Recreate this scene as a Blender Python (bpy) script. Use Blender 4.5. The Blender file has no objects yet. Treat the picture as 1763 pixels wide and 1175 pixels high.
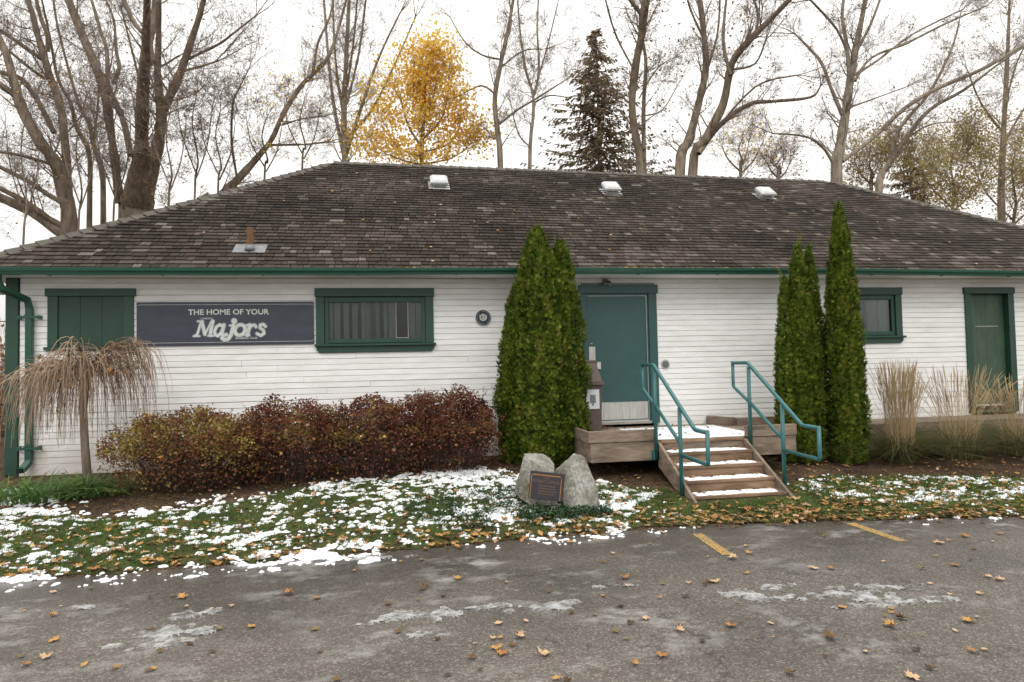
import bpy, bmesh, math, random
from mathutils import Vector, Matrix, noise
R = math.radians
scene = bpy.context.scene
col = scene.collection

# ------------------------------------------------------------------ camera, sky, sun, exposure
PW, PH, FPX = 1763.0, 1175.0, 1140.0
YAW, PITCH, ROLL = R(-9.67), R(2.07), R(-1.21)
CAM = Vector((0.0, -10.84, 1.70))
_fw = Vector((-math.sin(YAW)*math.cos(PITCH), math.cos(YAW)*math.cos(PITCH), math.sin(PITCH)))
_rt = Vector((math.cos(YAW), math.sin(YAW), 0)); _up = _rt.cross(_fw)
CR = math.cos(ROLL)*_rt + math.sin(ROLL)*_up
CU = -math.sin(ROLL)*_rt + math.cos(ROLL)*_up
cam = bpy.data.cameras.new('camera'); camo = bpy.data.objects.new('camera', cam); col.objects.link(camo)
m = Matrix((CR, CU, -_fw)).transposed().to_4x4(); m.translation = CAM; camo.matrix_world = m
cam.sensor_width = 36.0; cam.lens = FPX/PW*36.0; cam.clip_end = 2000; cam.clip_start = 0.05
scene.camera = camo
world = bpy.data.worlds.new('World'); scene.world = world; world.use_nodes = True
wn = world.node_tree; wn.nodes.clear()
_o = wn.nodes.new('ShaderNodeOutputWorld'); _b = wn.nodes.new('ShaderNodeBackground')
_s = wn.nodes.new('ShaderNodeTexSky'); _s.sky_type = 'NISHITA'; _s.sun_disc = False
_s.sun_elevation = R(50); _s.sun_rotation = R(160); _s.dust_density = 4.0; _s.air_density = 1.5
_h = wn.nodes.new('ShaderNodeHueSaturation'); _h.inputs['Saturation'].default_value = 0.06
_m = wn.nodes.new('ShaderNodeMixRGB'); _m.inputs[0].default_value = 0.88
# an overcast deck, three times brighter overhead than at the horizon
_tc = wn.nodes.new('ShaderNodeTexCoord'); _sx = wn.nodes.new('ShaderNodeSeparateXYZ'); wn.links.new(_tc.outputs['Generated'], _sx.inputs[0])
_mr = wn.nodes.new('ShaderNodeMapRange'); _mr.inputs['From Min'].default_value = 0; _mr.inputs['From Max'].default_value = 1
_mr.inputs['To Min'].default_value = 5.0; _mr.inputs['To Max'].default_value = 15.0; wn.links.new(_sx.outputs['Z'], _mr.inputs['Value'])
_vm = wn.nodes.new('ShaderNodeVectorMath'); _vm.operation = 'SCALE'; _vm.inputs[0].default_value = (1.015, 1.0, .975); wn.links.new(_mr.outputs[0], _vm.inputs['Scale'])
wn.links.new(_vm.outputs[0], _m.inputs[2])
wn.links.new(_s.outputs[0], _h.inputs['Color']); wn.links.new(_h.outputs[0], _m.inputs[1])
wn.links.new(_m.outputs[0], _b.inputs[0]); _b.inputs[1].default_value = 0.12
wn.links.new(_b.outputs[0], _o.inputs[0])
sun = bpy.data.lights.new('sun', 'SUN'); sun.energy = 0.7; sun.angle = R(35); sun.color = (1, .97, .92)
suno = bpy.data.objects.new('sun', sun); col.objects.link(suno); suno.rotation_euler = (R(42), 0, R(-20))
scene.view_settings.view_transform = 'Standard'; scene.view_settings.look = 'None'
scene.view_settings.exposure = 0.5; scene.view_settings.gamma = 1

# ------------------------------------------------------------------ helpers
def ray(px, py): return _fw + CR*((px-PW/2)/FPX) - CU*((py-PH/2)/FPX)
def ony(px, py, y): d = ray(px, py); return CAM + d*((y-CAM.y)/d.y)
def onz(px, py, z): d = ray(px, py); return CAM + d*((z-CAM.z)/d.z)
def proj(P):
    v = Vector(P)-CAM; d = v.dot(_fw)
    return PW/2+FPX*v.dot(CR)/d, PH/2-FPX*v.dot(CU)/d, d
def interp(t, x):
    if x <= t[0][0]: return t[0][1]
    for a, b in zip(t, t[1:]):
        if x <= b[0]: return a[1]+(b[1]-a[1])*(x-a[0])/(b[0]-a[0])
    return t[-1][1]
def fbm(x, y, z=0.0, o=4): return noise.fractal(Vector((x, y, z)), 0.6, 2.0, o)

class MB:
    def __init__(s): s.v = []; s.f = []; s.t = []
    def face(s, pts, tone=0.5):
        n = len(s.v); s.v.extend(pts); s.f.append(tuple(range(n, n+len(pts)))); s.t.append(tone)
    def box(s, a, b, tone=0.5, mat=None):
        x0, y0, z0 = a; x1, y1, z1 = b; n = len(s.v)
        vs = [(x0,y0,z0),(x1,y0,z0),(x1,y1,z0),(x0,y1,z0),(x0,y0,z1),(x1,y0,z1),(x1,y1,z1),(x0,y1,z1)]
        if mat is not None: vs = [tuple(mat @ Vector(v)) for v in vs]
        s.v.extend(vs)
        for f in ((3,2,1,0),(4,5,6,7),(0,1,5,4),(1,2,6,5),(2,3,7,6),(3,0,4,7)):
            s.f.append(tuple(n+i for i in f)); s.t.append(tone)
    def prism(s, poly, y0, y1, tone=0.5):     # poly in (x,z), extruded along y
        n = len(s.v); k = len(poly)
        s.v.extend([(p[0], y0, p[1]) for p in poly]); s.v.extend([(p[0], y1, p[1]) for p in poly])
        s.f.append(tuple(range(n, n+k))); s.f.append(tuple(range(n+2*k-1, n+k-1, -1))); s.t += [tone, tone]
        for i in range(k):
            j = (i+1) % k; s.f.append((n+j, n+i, n+k+i, n+k+j)); s.t.append(tone)
    def tube(s, pts, rad, n=6, tone=0.5, cap=True):
        pts = [Vector(p) for p in pts]; k = len(pts); base = len(s.v)
        up = None
        for i in range(k):
            d = (pts[min(i+1, k-1)]-pts[max(i-1, 0)])
            if d.length < 1e-9: d = Vector((0, 0, 1))
            d.normalize()
            if up is None:
                up = d.orthogonal().normalized()
            else:
                up = up-d*up.dot(d)
                up = up.normalized() if up.length > 1e-6 else d.orthogonal().normalized()
            sd = d.cross(up); r = rad[i]
            for j in range(n):
                a = 2*math.pi*j/n; q = pts[i]+(up*math.cos(a)+sd*math.sin(a))*r
                s.v.append((q.x, q.y, q.z))
        for i in range(k-1):
            for j in range(n):
                a = base+i*n+j; b = base+i*n+(j+1) % n
                s.f.append((a, b, b+n, a+n)); s.t.append(tone)
        if cap and n > 3:
            s.f.append(tuple(base+j for j in range(n-1, -1, -1))); s.t.append(tone)
            s.f.append(tuple(base+(k-1)*n+j for j in range(n))); s.t.append(tone)
    def mesh(s, name, mat, smooth=False):
        me = bpy.data.meshes.new(name); me.from_pydata(s.v, [], s.f); me.materials.append(mat)
        at = me.attributes.new('tone', 'FLOAT', 'FACE'); at.data.foreach_set('value', s.t)
        if smooth: me.polygons.foreach_set('use_smooth', [True]*len(me.polygons))
        me.update(); return me
    def build(s, name, mat, parent=None, smooth=False):
        return link(name, s.mesh(name, mat, smooth), parent)
def link(name, me, parent=None):
    o = bpy.data.objects.new(name, me); col.objects.link(o)
    if parent is not None: o.parent = parent
    return o
def tag(o, label=None, cat=None, group=None, kind=None):
    if label: o['label'] = label
    if cat: o['category'] = cat
    if group: o['group'] = group
    if kind: o['kind'] = kind
    return o
def empty(name, loc=(0, 0, 0)):
    o = bpy.data.objects.new(name, None); col.objects.link(o); o.location = loc; o.empty_display_size = .2; return o
def reparent(o, p):       # keep world placement for a parent that sits at p.location without rotation
    o.parent = p; o.matrix_parent_inverse = Matrix.Translation(-Vector(p.location))
    return o
class Thing:              # a thing built in world coordinates under an Empty at its base
    def __init__(s, name, loc, label, cat, group=None):
        s.e = empty(name, loc); tag(s.e, label, cat, group)
    def part(s, name, mb, mat, smooth=False): return reparent(mb.build(name, mat, None, smooth), s.e)
    def sub(s, name, mb, mat, parent, smooth=False):
        return mb.build(name, mat, parent, smooth)
def bevel(o, w, seg=2):
    b = o.modifiers.new('bevel', 'BEVEL'); b.width = w; b.segments = seg; b.limit_method = 'ANGLE'; return o

# ------------------------------------------------------------------ materials
def newmat(name):
    ma = bpy.data.materials.new(name); ma.use_nodes = True; nt = ma.node_tree
    return ma, nt, nt.nodes['Principled BSDF']
def nd(nt, t, **kw):
    n = nt.nodes.new(t)
    for k, v in kw.items(): setattr(n, k, v)
    return n
def noise_node(nt, scale, detail=4, rough=.55, stretch=None, coord='P'):
    n = nd(nt, 'ShaderNodeTexNoise'); n.inputs['Scale'].default_value = scale
    n.inputs['Detail'].default_value = detail; n.inputs['Roughness'].default_value = rough
    if coord == 'P': src = nd(nt, 'ShaderNodeNewGeometry').outputs['Position']
    else: src = nd(nt, 'ShaderNodeTexCoord').outputs['Object']
    if stretch:
        mp = nd(nt, 'ShaderNodeMapping'); mp.inputs['Scale'].default_value = stretch
        nt.links.new(src, mp.inputs[0]); src = mp.outputs[0]
    nt.links.new(src, n.inputs['Vector']); return n
def ramp(nt, src, stops):
    r = nd(nt, 'ShaderNodeValToRGB'); e = r.color_ramp.elements
    while len(e) < len(stops): e.new(.5)
    for el, (p, c) in zip(e, stops):
        el.position = p; el.color = c if len(c) == 4 else (*c, 1)
    nt.links.new(src, r.inputs[0]); return r
def mix(nt, fac, a, b, mode='MIX'):
    n = nd(nt, 'ShaderNodeMixRGB', blend_type=mode)
    for i, x in ((0, fac), (1, a), (2, b)):
        if hasattr(x, 'links'): nt.links.new(x, n.inputs[i])
        elif isinstance(x, (int, float)): n.inputs[i].default_value = x
        else: n.inputs[i].default_value = (*x, 1) if len(x) == 3 else x
    return n.outputs[0]
def bump(nt, bs, h, strength=.3, dist=.01):
    b = nd(nt, 'ShaderNodeBump'); b.inputs['Strength'].default_value = strength; b.inputs['Distance'].default_value = dist
    nt.links.new(h, b.inputs['Height']); nt.links.new(b.outputs[0], bs.inputs['Normal'])
def attr(nt, name='tone'):
    a = nd(nt, 'ShaderNodeAttribute'); a.attribute_name = name; return a.outputs['Fac']
def rnd(nt): return nd(nt, 'ShaderNodeObjectInfo').outputs['Random']
def plain(name, c, rough=.5, var=.12, scale=9, bmp=.0, metallic=0, stretch=None, spec=.5):
    ma, nt, bs = newmat(name)
    n = noise_node(nt, scale, 5, .6, stretch)
    k = ramp(nt, n.outputs['Fac'], [(.3, (1-var,)*3), (.7, (1+var,)*3)])
    nt.links.new(mix(nt, 1, c, k.outputs[0], 'MULTIPLY'), bs.inputs['Base Color'])
    bs.inputs['Roughness'].default_value = rough; bs.inputs['Metallic'].default_value = metallic
    bs.inputs['Specular IOR Level'].default_value = spec
    if bmp: bump(nt, bs, n.outputs['Fac'], bmp)
    return ma
def foliage(name, stops, rough=.7, spec=.2, trans=0.0, grain=0):
    ma, nt, bs = newmat(name)
    c = ramp(nt, attr(nt), stops).outputs[0]
    nt.links.new(c, bs.inputs['Base Color']); bs.inputs['Roughness'].default_value = rough
    bs.inputs['Specular IOR Level'].default_value = spec*.35
    if trans:
        tr = nd(nt, 'ShaderNodeBsdfTranslucent'); nt.links.new(c, tr.inputs[0])
        mx = nd(nt, 'ShaderNodeMixShader'); mx.inputs[0].default_value = trans
        nt.links.new(bs.outputs[0], mx.inputs[1]); nt.links.new(tr.outputs[0], mx.inputs[2])
        nt.links.new(mx.outputs[0], nt.nodes['Material Output'].inputs[0])
    return ma
M = {}
def white_paint():
    ma, nt, bs = newmat('white_siding_paint')
    tint = ramp(nt, rnd(nt), [(0, (.76, .76, .75)), (1, (.84, .84, .83))]).outputs[0]
    g = noise_node(nt, 2.2, 6, .65, (1, 1, 5)); gr = ramp(nt, g.outputs['Fac'], [(.35, (.86, .855, .84)), (.62, (1, 1, 1))]).outputs[0]
    c = mix(nt, 1, tint, gr, 'MULTIPLY')
    s = noise_node(nt, 24, 3, .7, (1, 1, 2.2)); f = ramp(nt, s.outputs['Fac'], [(.675, (0, 0, 0)), (.70, (1, 1, 1))]).outputs[0]
    big = noise_node(nt, .9, 2, .5); bf = ramp(nt, big.outputs['Fac'], [(.50, (0, 0, 0)), (.62, (1, 1, 1))]).outputs[0]
    fl = mix(nt, 1, f, bf, 'MULTIPLY')
    c = mix(nt, fl, c, (.24, .21, .18))
    sy = nd(nt, 'ShaderNodeSeparateXYZ'); nt.links.new(nd(nt, 'ShaderNodeNewGeometry').outputs['Position'], sy.inputs[0])
    dn = noise_node(nt, 3.0, 6, .7); md = nd(nt, 'ShaderNodeMath', operation='MULTIPLY_ADD'); nt.links.new(dn.outputs['Fac'], md.inputs[0]); md.inputs[1].default_value = -1.1; nt.links.new(sy.outputs['Z'], md.inputs[2])
    sd = nd(nt, 'ShaderNodeMapRange'); sd.inputs['From Min'].default_value = .35; sd.inputs['From Max'].default_value = -.25; sd.inputs['To Max'].default_value = .55; nt.links.new(md.outputs[0], sd.inputs['Value'])
    c = mix(nt, sd.outputs[0], c, (.42, .37, .30))          # splashed soil along the foot of the wall
    nt.links.new(c, bs.inputs['Base Color']); bs.inputs['Roughness'].default_value = .55
    w = noise_node(nt, 60, 3, .6, (.08, 1, 1)); bump(nt, bs, w.outputs['Fac'], .12, .004)
    return ma
M['white'] = white_paint()
M['white_plain'] = plain('white_trim_paint', (.74, .74, .72), .5, .06, 4)
M['groove'] = plain('shade_grey_sheathing', (.34, .32, .29), .9, .2, 5)  # wall core greyed to paint shade into the gaps between boards
M['green'] = plain('dark_green_trim_paint', (.013, .050, .031), .45, .16, 7, .05, stretch=(1, 1, 1))
M['gutter'] = plain('green_enamel_metal', (.014, .068, .046), .32, .1, 6)
M['teal'] = plain('teal_door_paint', (.021, .070, .067), .42, .1, 3)
M['rail'] = plain('teal_rail_enamel', (.022, .115, .115), .33, .12, 16)
M['door_green'] = plain('faded_green_door_paint', (.042, .078, .048), .55, .25, 4)
M['panel_green'] = plain('dark_green_board_paint', (.010, .042, .025), .5, .14, 5)
M['steel'] = plain('brushed_steel', (.50, .49, .46), .38, .22, 5, 0, .85, (6, 6, .6))
M['galv'] = plain('galvanised_vent_metal', (.45, .46, .455), .5, .1, 9, 0, .1)
M['flash'] = plain('lead_flashing', (.16, .165, .17), .45, .3, 14, .1, .5)
M['rust'] = plain('rusty_pipe', (.13, .065, .025), .8, .35, 25, .2)
M['dark'] = plain('interior_shade_black', (.006, .007, .007), .9, .1, 3)  # near-black colour standing in for shade inside openings
M['navy'] = plain('faded_navy_sign_paint', (.032, .041, .058), .42, .22, 3, 0, 0, (1, 1, 2.5))
M['letter'] = plain('weathered_white_lettering', (.55, .57, .54), .6, .18, 18)
M['letter2'] = plain('pale_grey_outline', (.19, .23, .26), .6, .1, 18)
M['bin'] = plain('brown_bin_plastic', (.085, .058, .050), .6, .15, 12, .1)
M['poster'] = plain('pale_bin_label', (.52, .56, .58), .5, .08, 30)
M['bronze_dark'] = plain('dark_plaque_enamel', (.016, .015, .020), .38, .2, 20)
M['bronze'] = plain('bronze_raised_edge', (.34, .15, .045), .42, .25, 40, 0, .4)
M['bronze_dull'] = plain('dull_bronze_lettering', (.13, .075, .045), .5, .25, 40, 0, .3)
M['navy_disc'] = plain('navy_disc_enamel', (.008, .018, .034), .35, .1, 20)
M['blind'] = plain('grey_blind_fabric', (.30, .31, .295), .8, .2, 12, 0, 0, (1, 1, .3))
M['concrete'] = plain('worn_concrete', (.30, .28, .25), .85, .2, 14, .2)
M['core'] = plain('cedar_shade_core', (.030, .036, .014), .9, .3, 14)  # dark filler colour, painted shade between the cedar sprays
M['stem'] = plain('brown_stems', (.075, .048, .034), .85, .3, 30)
M['fence'] = plain('rusty_fence_metal', (.16, .10, .065), .8, .3, 12)
M['lamp'] = plain('pale_lamp_enamel', (.42, .42, .38), .4, .1, 10)

def wood_mat(name, dark, light, axis=(1, 12, 12)):
    ma, nt, bs = newmat(name)
    g = noise_node(nt, 5, 8, .7, axis); b = noise_node(nt, 1.7, 3, .6, (1, 2, 4))
    c = ramp(nt, g.outputs['Fac'], [(.3, dark), (.68, light)]).outputs[0]
    v = ramp(nt, rnd(nt), [(0, (.78, .76, .74)), (1, (1.12, 1.1, 1.06))]).outputs[0]
    c = mix(nt, 1, c, v, 'MULTIPLY')
    st = ramp(nt, b.outputs['Fac'], [(.36, (.52, .50, .48)), (.58, (1, 1, 1))]).outputs[0]
    nt.links.new(mix(nt, 1, c, st, 'MULTIPLY'), bs.inputs['Base Color']); bs.inputs['Roughness'].default_value = .8
    bump(nt, bs, g.outputs['Fac'], .4, .004); return ma
M['timber'] = wood_mat('weathered_timber', (.15, .115, .085), (.34, .27, .205))
M['timber_y'] = wood_mat('weathered_timber_lengthwise', (.15, .115, .085), (.33, .26, .195), (12, 1, 8))
M['tread'] = wood_mat('brown_tread_timber', (.16, .10, .062), (.33, .215, .135))

def shingle_mat():
    ma, nt, bs = newmat('weathered_cedar_shingle')
    t = attr(nt)
    c = ramp(nt, t, [(0, (.0145, .0112, .0088)), (.45, (.041, .0328, .0262)), (.8, (.080, .0670, .0555)), (.93, (.135, .122, .109)), (1, (.20, .187, .172))]).outputs[0]
    g = noise_node(nt, 7, 6, .7, (9, .9, .9)); k = ramp(nt, g.outputs['Fac'], [(.3, (.55, .54, .53)), (.7, (1.42, 1.40, 1.38))]).outputs[0]
    c = mix(nt, 1, c, k, 'MULTIPLY')
    b = noise_node(nt, .55, 4, .6); kb = ramp(nt, b.outputs['Fac'], [(.35, (.78, .75, .73)), (.65, (1.2, 1.2, 1.2))]).outputs[0]
    c = mix(nt, 1, c, kb, 'MULTIPLY')
    nt.links.new(c, bs.inputs['Base Color']); bs.inputs['Roughness'].default_value = .85; bs.inputs['Specular IOR Level'].default_value = .15
    bump(nt, bs, g.outputs['Fac'], .5, .006); return ma
M['shingle'] = shingle_mat()
M['cap'] = plain('mossy_ridge_cap', (.075, .066, .052), .85, .35, 9, .3)
M['roof_back'] = plain('dark_roof_underlay', (.030, .025, .022), .9, .3, 5)

def asphalt():
    ma, nt, bs = newmat('worn_asphalt')
    v = nd(nt, 'ShaderNodeTexVoronoi'); v.inputs['Scale'].default_value = 85
    geo = nd(nt, 'ShaderNodeNewGeometry'); nt.links.new(geo.outputs['Position'], v.inputs['Vector'])
    sp = nd(nt, 'ShaderNodeSeparateColor'); nt.links.new(v.outputs['Color'], sp.inputs[0])
    c = ramp(nt, sp.outputs[0], [(0, (.058, .050, .0405)), (.6, (.090, .078, .064)), (.86, (.130, .113, .094)), (1, (.20, .178, .148))]).outputs[0]
    big = noise_node(nt, .55, 6, .62); k = ramp(nt, big.outputs['Fac'], [(.34, (.66, .66, .66)), (.52, (1, 1, 1)), (.7, (1.25, 1.25, 1.24))]).outputs[0]
    c = mix(nt, 1, c, k, 'MULTIPLY')
    # meltwater soaks the strip along the lawn
    sy = nd(nt, 'ShaderNodeSeparateXYZ'); nt.links.new(geo.outputs['Position'], sy.inputs[0])
    wn_ = noise_node(nt, 1.1, 6, .65, (.45, 1, 1)); ad = nd(nt, 'ShaderNodeMath', operation='MULTIPLY_ADD'); nt.links.new(wn_.outputs['Fac'], ad.inputs[0]); ad.inputs[1].default_value = 3.4; nt.links.new(sy.outputs['Y'], ad.inputs[2])
    wet = nd(nt, 'ShaderNodeMapRange'); wet.inputs['From Min'].default_value = -4.3; wet.inputs['From Max'].default_value = -2.9; nt.links.new(ad.outputs[0], wet.inputs['Value'])
    c = mix(nt, 1, c, mix(nt, wet.outputs[0], (1, 1, 1), (.62, .61, .60)), 'MULTIPLY')
    # hairline cracks
    cv = nd(nt, 'ShaderNodeTexVoronoi', feature='DISTANCE_TO_EDGE'); cv.inputs['Scale'].default_value = .42
    dn = noise_node(nt, 1.6, 6, .7); cva = nd(nt, 'ShaderNodeVectorMath', operation='MULTIPLY_ADD'); nt.links.new(dn.outputs['Color'], cva.inputs[0]); cva.inputs[1].default_value = (.9, .9, .9); nt.links.new(geo.outputs['Position'], cva.inputs[2]); nt.links.new(cva.outputs[0], cv.inputs['Vector'])
    ck = ramp(nt, cv.outputs['Distance'], [(.0, (.35, .34, .33)), (.006, (1, 1, 1))]).outputs[0]
    ckm = noise_node(nt, .35, 2, .5); cm = ramp(nt, ckm.outputs['Fac'], [(.45, (0, 0, 0)), (.55, (1, 1, 1))]).outputs[0]
    c = mix(nt, cm, c, mix(nt, 1, c, ck, 'MULTIPLY'))
    fr = noise_node(nt, 2.6, 9, .68, (1, 1.5, 1)); f1 = ramp(nt, fr.outputs['Fac'], [(.51, (0, 0, 0)), (.74, (1, 1, 1))]).outputs[0]
    f2n = noise_node(nt, .8, 3, .5); f2 = ramp(nt, f2n.outputs['Fac'], [(.42, (0, 0, 0)), (.60, (1, 1, 1))]).outputs[0]
    fz = mix(nt, 1, mix(nt, 1, f1, f2, 'MULTIPLY'), (.9, .9, .9), 'MULTIPLY')
    c = mix(nt, fz, c, (.36, .35, .335))
    nt.links.new(c, bs.inputs['Base Color'])
    rr = mix(nt, wet.outputs[0], (.75, .75, .75), (.36, .36, .36)); nt.links.new(rr, bs.inputs['Roughness'])
    bump(nt, bs, v.outputs['Distance'], .5, .006); return ma
M['asphalt'] = asphalt()
def snowm(name, c, alpha=1.0):
    ma, nt, bs = newmat(name)
    n = noise_node(nt, 30, 5, .65); k = ramp(nt, n.outputs['Fac'], [(.3, tuple(x*.9 for x in c)), (.6, c)]).outputs[0]
    nt.links.new(k, bs.inputs['Base Color']); bs.inputs['Roughness'].default_value = .65
    bump(nt, bs, n.outputs['Fac'], .3, .01)
    if alpha < 1:
        a = noise_node(nt, 9, 6, .7); r = ramp(nt, a.outputs['Fac'], [(.34, (0, 0, 0)), (.62, (alpha,)*3)]).outputs[0]
        nt.links.new(mix(nt, 1, r, ramp(nt, attr(nt), [(0, (0, 0, 0)), (.55, (1, 1, 1))]).outputs[0], 'MULTIPLY'), bs.inputs['Alpha'])
    return ma
M['snow'] = snowm('fresh_snow', (.80, .82, .84)); M['ice'] = snowm('thin_slush', (.46, .465, .46), .82)
def soil():
    ma, nt, bs = newmat('mulch_and_leaf_litter')
    v = nd(nt, 'ShaderNodeTexVoronoi'); v.inputs['Scale'].default_value = 28; v.inputs['Randomness'].default_value = 1
    mp = nd(nt, 'ShaderNodeMapping'); mp.inputs['Scale'].default_value = (.7, 1.6, 1)
    geo = nd(nt, 'ShaderNodeNewGeometry'); nt.links.new(geo.outputs['Position'], mp.inputs[0])
    d = noise_node(nt, 6, 4, .6)
    vv = nd(nt, 'ShaderNodeVectorMath', operation='ADD'); nt.links.new(mp.outputs[0], vv.inputs[0]); nt.links.new(d.outputs['Color'], vv.inputs[1])
    nt.links.new(vv.outputs[0], v.inputs['Vector'])
    sp = nd(nt, 'ShaderNodeSeparateColor'); nt.links.new(v.outputs['Color'], sp.inputs[0])
    c = ramp(nt, sp.outputs[1], [(0, (.022, .015, .010)), (.45, (.060, .040, .026)), (.78, (.115, .078, .048)), (.94, (.22, .15, .085)), (1, (.36, .19, .06))]).outputs[0]
    b = noise_node(nt, 1.3, 4, .6); k = ramp(nt, b.outputs['Fac'], [(.35, (.7,)*3), (.65, (1.25,)*3)]).outputs[0]
    nt.links.new(mix(nt, 1, c, k, 'MULTIPLY'), bs.inputs['Base Color']); bs.inputs['Roughness'].default_value = .95
    bs.inputs['Specular IOR Level'].default_value = .15; bump(nt, bs, v.outputs['Distance'], .8, .02); return ma
M['soil'] = soil()
def lawnm():
    ma, nt, bs = newmat('damp_turf')
    a = noise_node(nt, 9, 6, .7); c = ramp(nt, a.outputs['Fac'], [(.32, (.040, .030, .018)), (.5, (.055, .062, .024)), (.64, (.085, .085, .030)), (.75, (.14, .095, .05))]).outputs[0]
    nt.links.new(c, bs.inputs['Base Color']); bs.inputs['Roughness'].default_value = .95
    bs.inputs['Specular IOR Level'].default_value = .1; h = noise_node(nt, 60, 4, .7); bump(nt, bs, h.outputs['Fac'], .9, .02); return ma
M['turf'] = lawnm()
def bark(name, a, b, sc=14):
    ma, nt, bs = newmat(name)
    n = noise_node(nt, sc, 6, .7, (1, 1, .22)); c = ramp(nt, n.outputs['Fac'], [(.32, a), (.66, b)]).outputs[0]
    nt.links.new(c, bs.inputs['Base Color']); bs.inputs['Roughness'].default_value = .9; bs.inputs['Specular IOR Level'].default_value = .2
    bump(nt, bs, n.outputs['Fac'], .6, .03); return ma
M['bark'] = bark('grey_brown_bark', (.085, .066, .047), (.29, .235, .17), 6)
M['bark_pale'] = bark('olive_grey_bark', (.12, .10, .074), (.34, .295, .225), 6)
M['twig'] = plain('bare_twigs', (.215, .172, .138), .9, .25, 3)
M['wtwig'] = foliage('pinkish_drooping_twigs', [(0, (.10, .062, .042)), (.5, (.25, .17, .115)), (1, (.42, .32, .23))], .7, .2)
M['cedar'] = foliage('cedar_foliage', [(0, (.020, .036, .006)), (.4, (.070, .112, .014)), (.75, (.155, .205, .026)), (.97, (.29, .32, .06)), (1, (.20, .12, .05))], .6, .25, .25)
M['barberry'] = foliage('autumn_hedge_leaves', [(0, (.030, .012, .008)), (.28, (.100, .030, .021)), (.5, (.165, .060, .034)), (.68, (.18, .094, .038)), (.86, (.22, .155, .045)), (.97, (.32, .25, .065)), (1, (.42, .25, .09))], .6, .25, .2)
M['grassblade'] = foliage('lawn_grass', [(0, (.040, .078, .020)), (.6, (.085, .155, .036)), (1, (.19, .235, .07))], .6, .25, .3)
M['daylily'] = foliage('green_strap_leaves', [(0, (.050, .11, .030)), (.6, (.105, .20, .050)), (1, (.22, .27, .08))], .5, .35, .25)
M['plume'] = foliage('dry_ornamental_grass', [(0, (.085, .105, .040)), (.3, (.19, .17, .075)), (.6, (.38, .275, .145)), (1, (.60, .46, .28))], .8, .15, .3)
M['leaf'] = foliage('fallen_leaves', [(0, (.070, .042, .024)), (.25, (.17, .105, .045)), (.42, (.19, .155, .06)), (.55, (.34, .165, .06)), (.75, (.43, .245, .085)), (1, (.52, .36, .22))], .65, .25, .1)
M['yellow'] = foliage('golden_autumn_leaves', [(0, (.72, .42, .05)), (.5, (.86, .60, .10)), (1, (.90, .72, .28))], .6, .2, .6)
M['tanleaf'] = foliage('withered_tree_leaves', [(0, (.14, .09, .045)), (.5, (.28, .18, .085)), (1, (.50, .30, .10))], .7, .2, .35)
M['spruce'] = foliage('spruce_needles', [(0, (.12, .105, .065)), (.5, (.24, .20, .13)), (1, (.42, .32, .21))], .7, .2, .4)
M['olive'] = foliage('olive_tree_leaves', [(0, (.24, .20, .08)), (.5, (.38, .31, .13)), (1, (.55, .44, .22))], .7, .2, .5)
M['ivy'] = foliage('dark_ground_cover', [(0, (.012, .028, .014)), (.6, (.030, .062, .028)), (1, (.070, .110, .045))], .5, .3)
M['pebble'] = None
def rockm():
    ma, nt, bs = newmat('grey_granite')
    a = noise_node(nt, 26, 8, .75); b = noise_node(nt, 2.6, 5, .6)
    c = ramp(nt, a.outputs['Fac'], [(.34, (.13, .13, .118)), (.52, (.255, .25, .228)), (.68, (.44, .435, .41))]).outputs[0]
    k = ramp(nt, b.outputs['Fac'], [(.38, (.58, .55, .47)), (.6, (1.12, 1.12, 1.08))]).outputs[0]
    nt.links.new(mix(nt, 1, c, k, 'MULTIPLY'), bs.inputs['Base Color']); bs.inputs['Roughness'].default_value = .9
    bump(nt, bs, a.outputs['Fac'], .5, .012); return ma
M['rock'] = rockm()
def linepaint():
    ma, nt, bs = newmat('worn_yellow_line_paint')
    n = noise_node(nt, 45, 5, .75); f = ramp(nt, n.outputs['Fac'], [(.47, (0, 0, 0)), (.54, (1, 1, 1))]).outputs[0]
    nt.links.new(mix(nt, f, (.40, .23, .035), (.11, .095, .078)), bs.inputs['Base Color']); bs.inputs['Roughness'].default_value = .7; return ma
M['line'] = linepaint()
def glass():
    ma, nt, bs = newmat('window_glass')
    tr = nd(nt, 'ShaderNodeBsdfTransparent'); tr.inputs[0].default_value = (.72, .76, .74, 1)
    gl = nd(nt, 'ShaderNodeBsdfGlossy'); gl.inputs['Roughness'].default_value = .03
    fr = nd(nt, 'ShaderNodeFresnel'); fr.inputs[0].default_value = 1.5
    mx = nd(nt, 'ShaderNodeMixShader'); nt.links.new(fr.outputs[0], mx.inputs[0]); nt.links.new(tr.outputs[0], mx.inputs[1]); nt.links.new(gl.outputs[0], mx.inputs[2])
    nt.links.new(mx.outputs[0], nt.nodes['Material Output'].inputs[0]); return ma
M['glass'] = glass()

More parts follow.
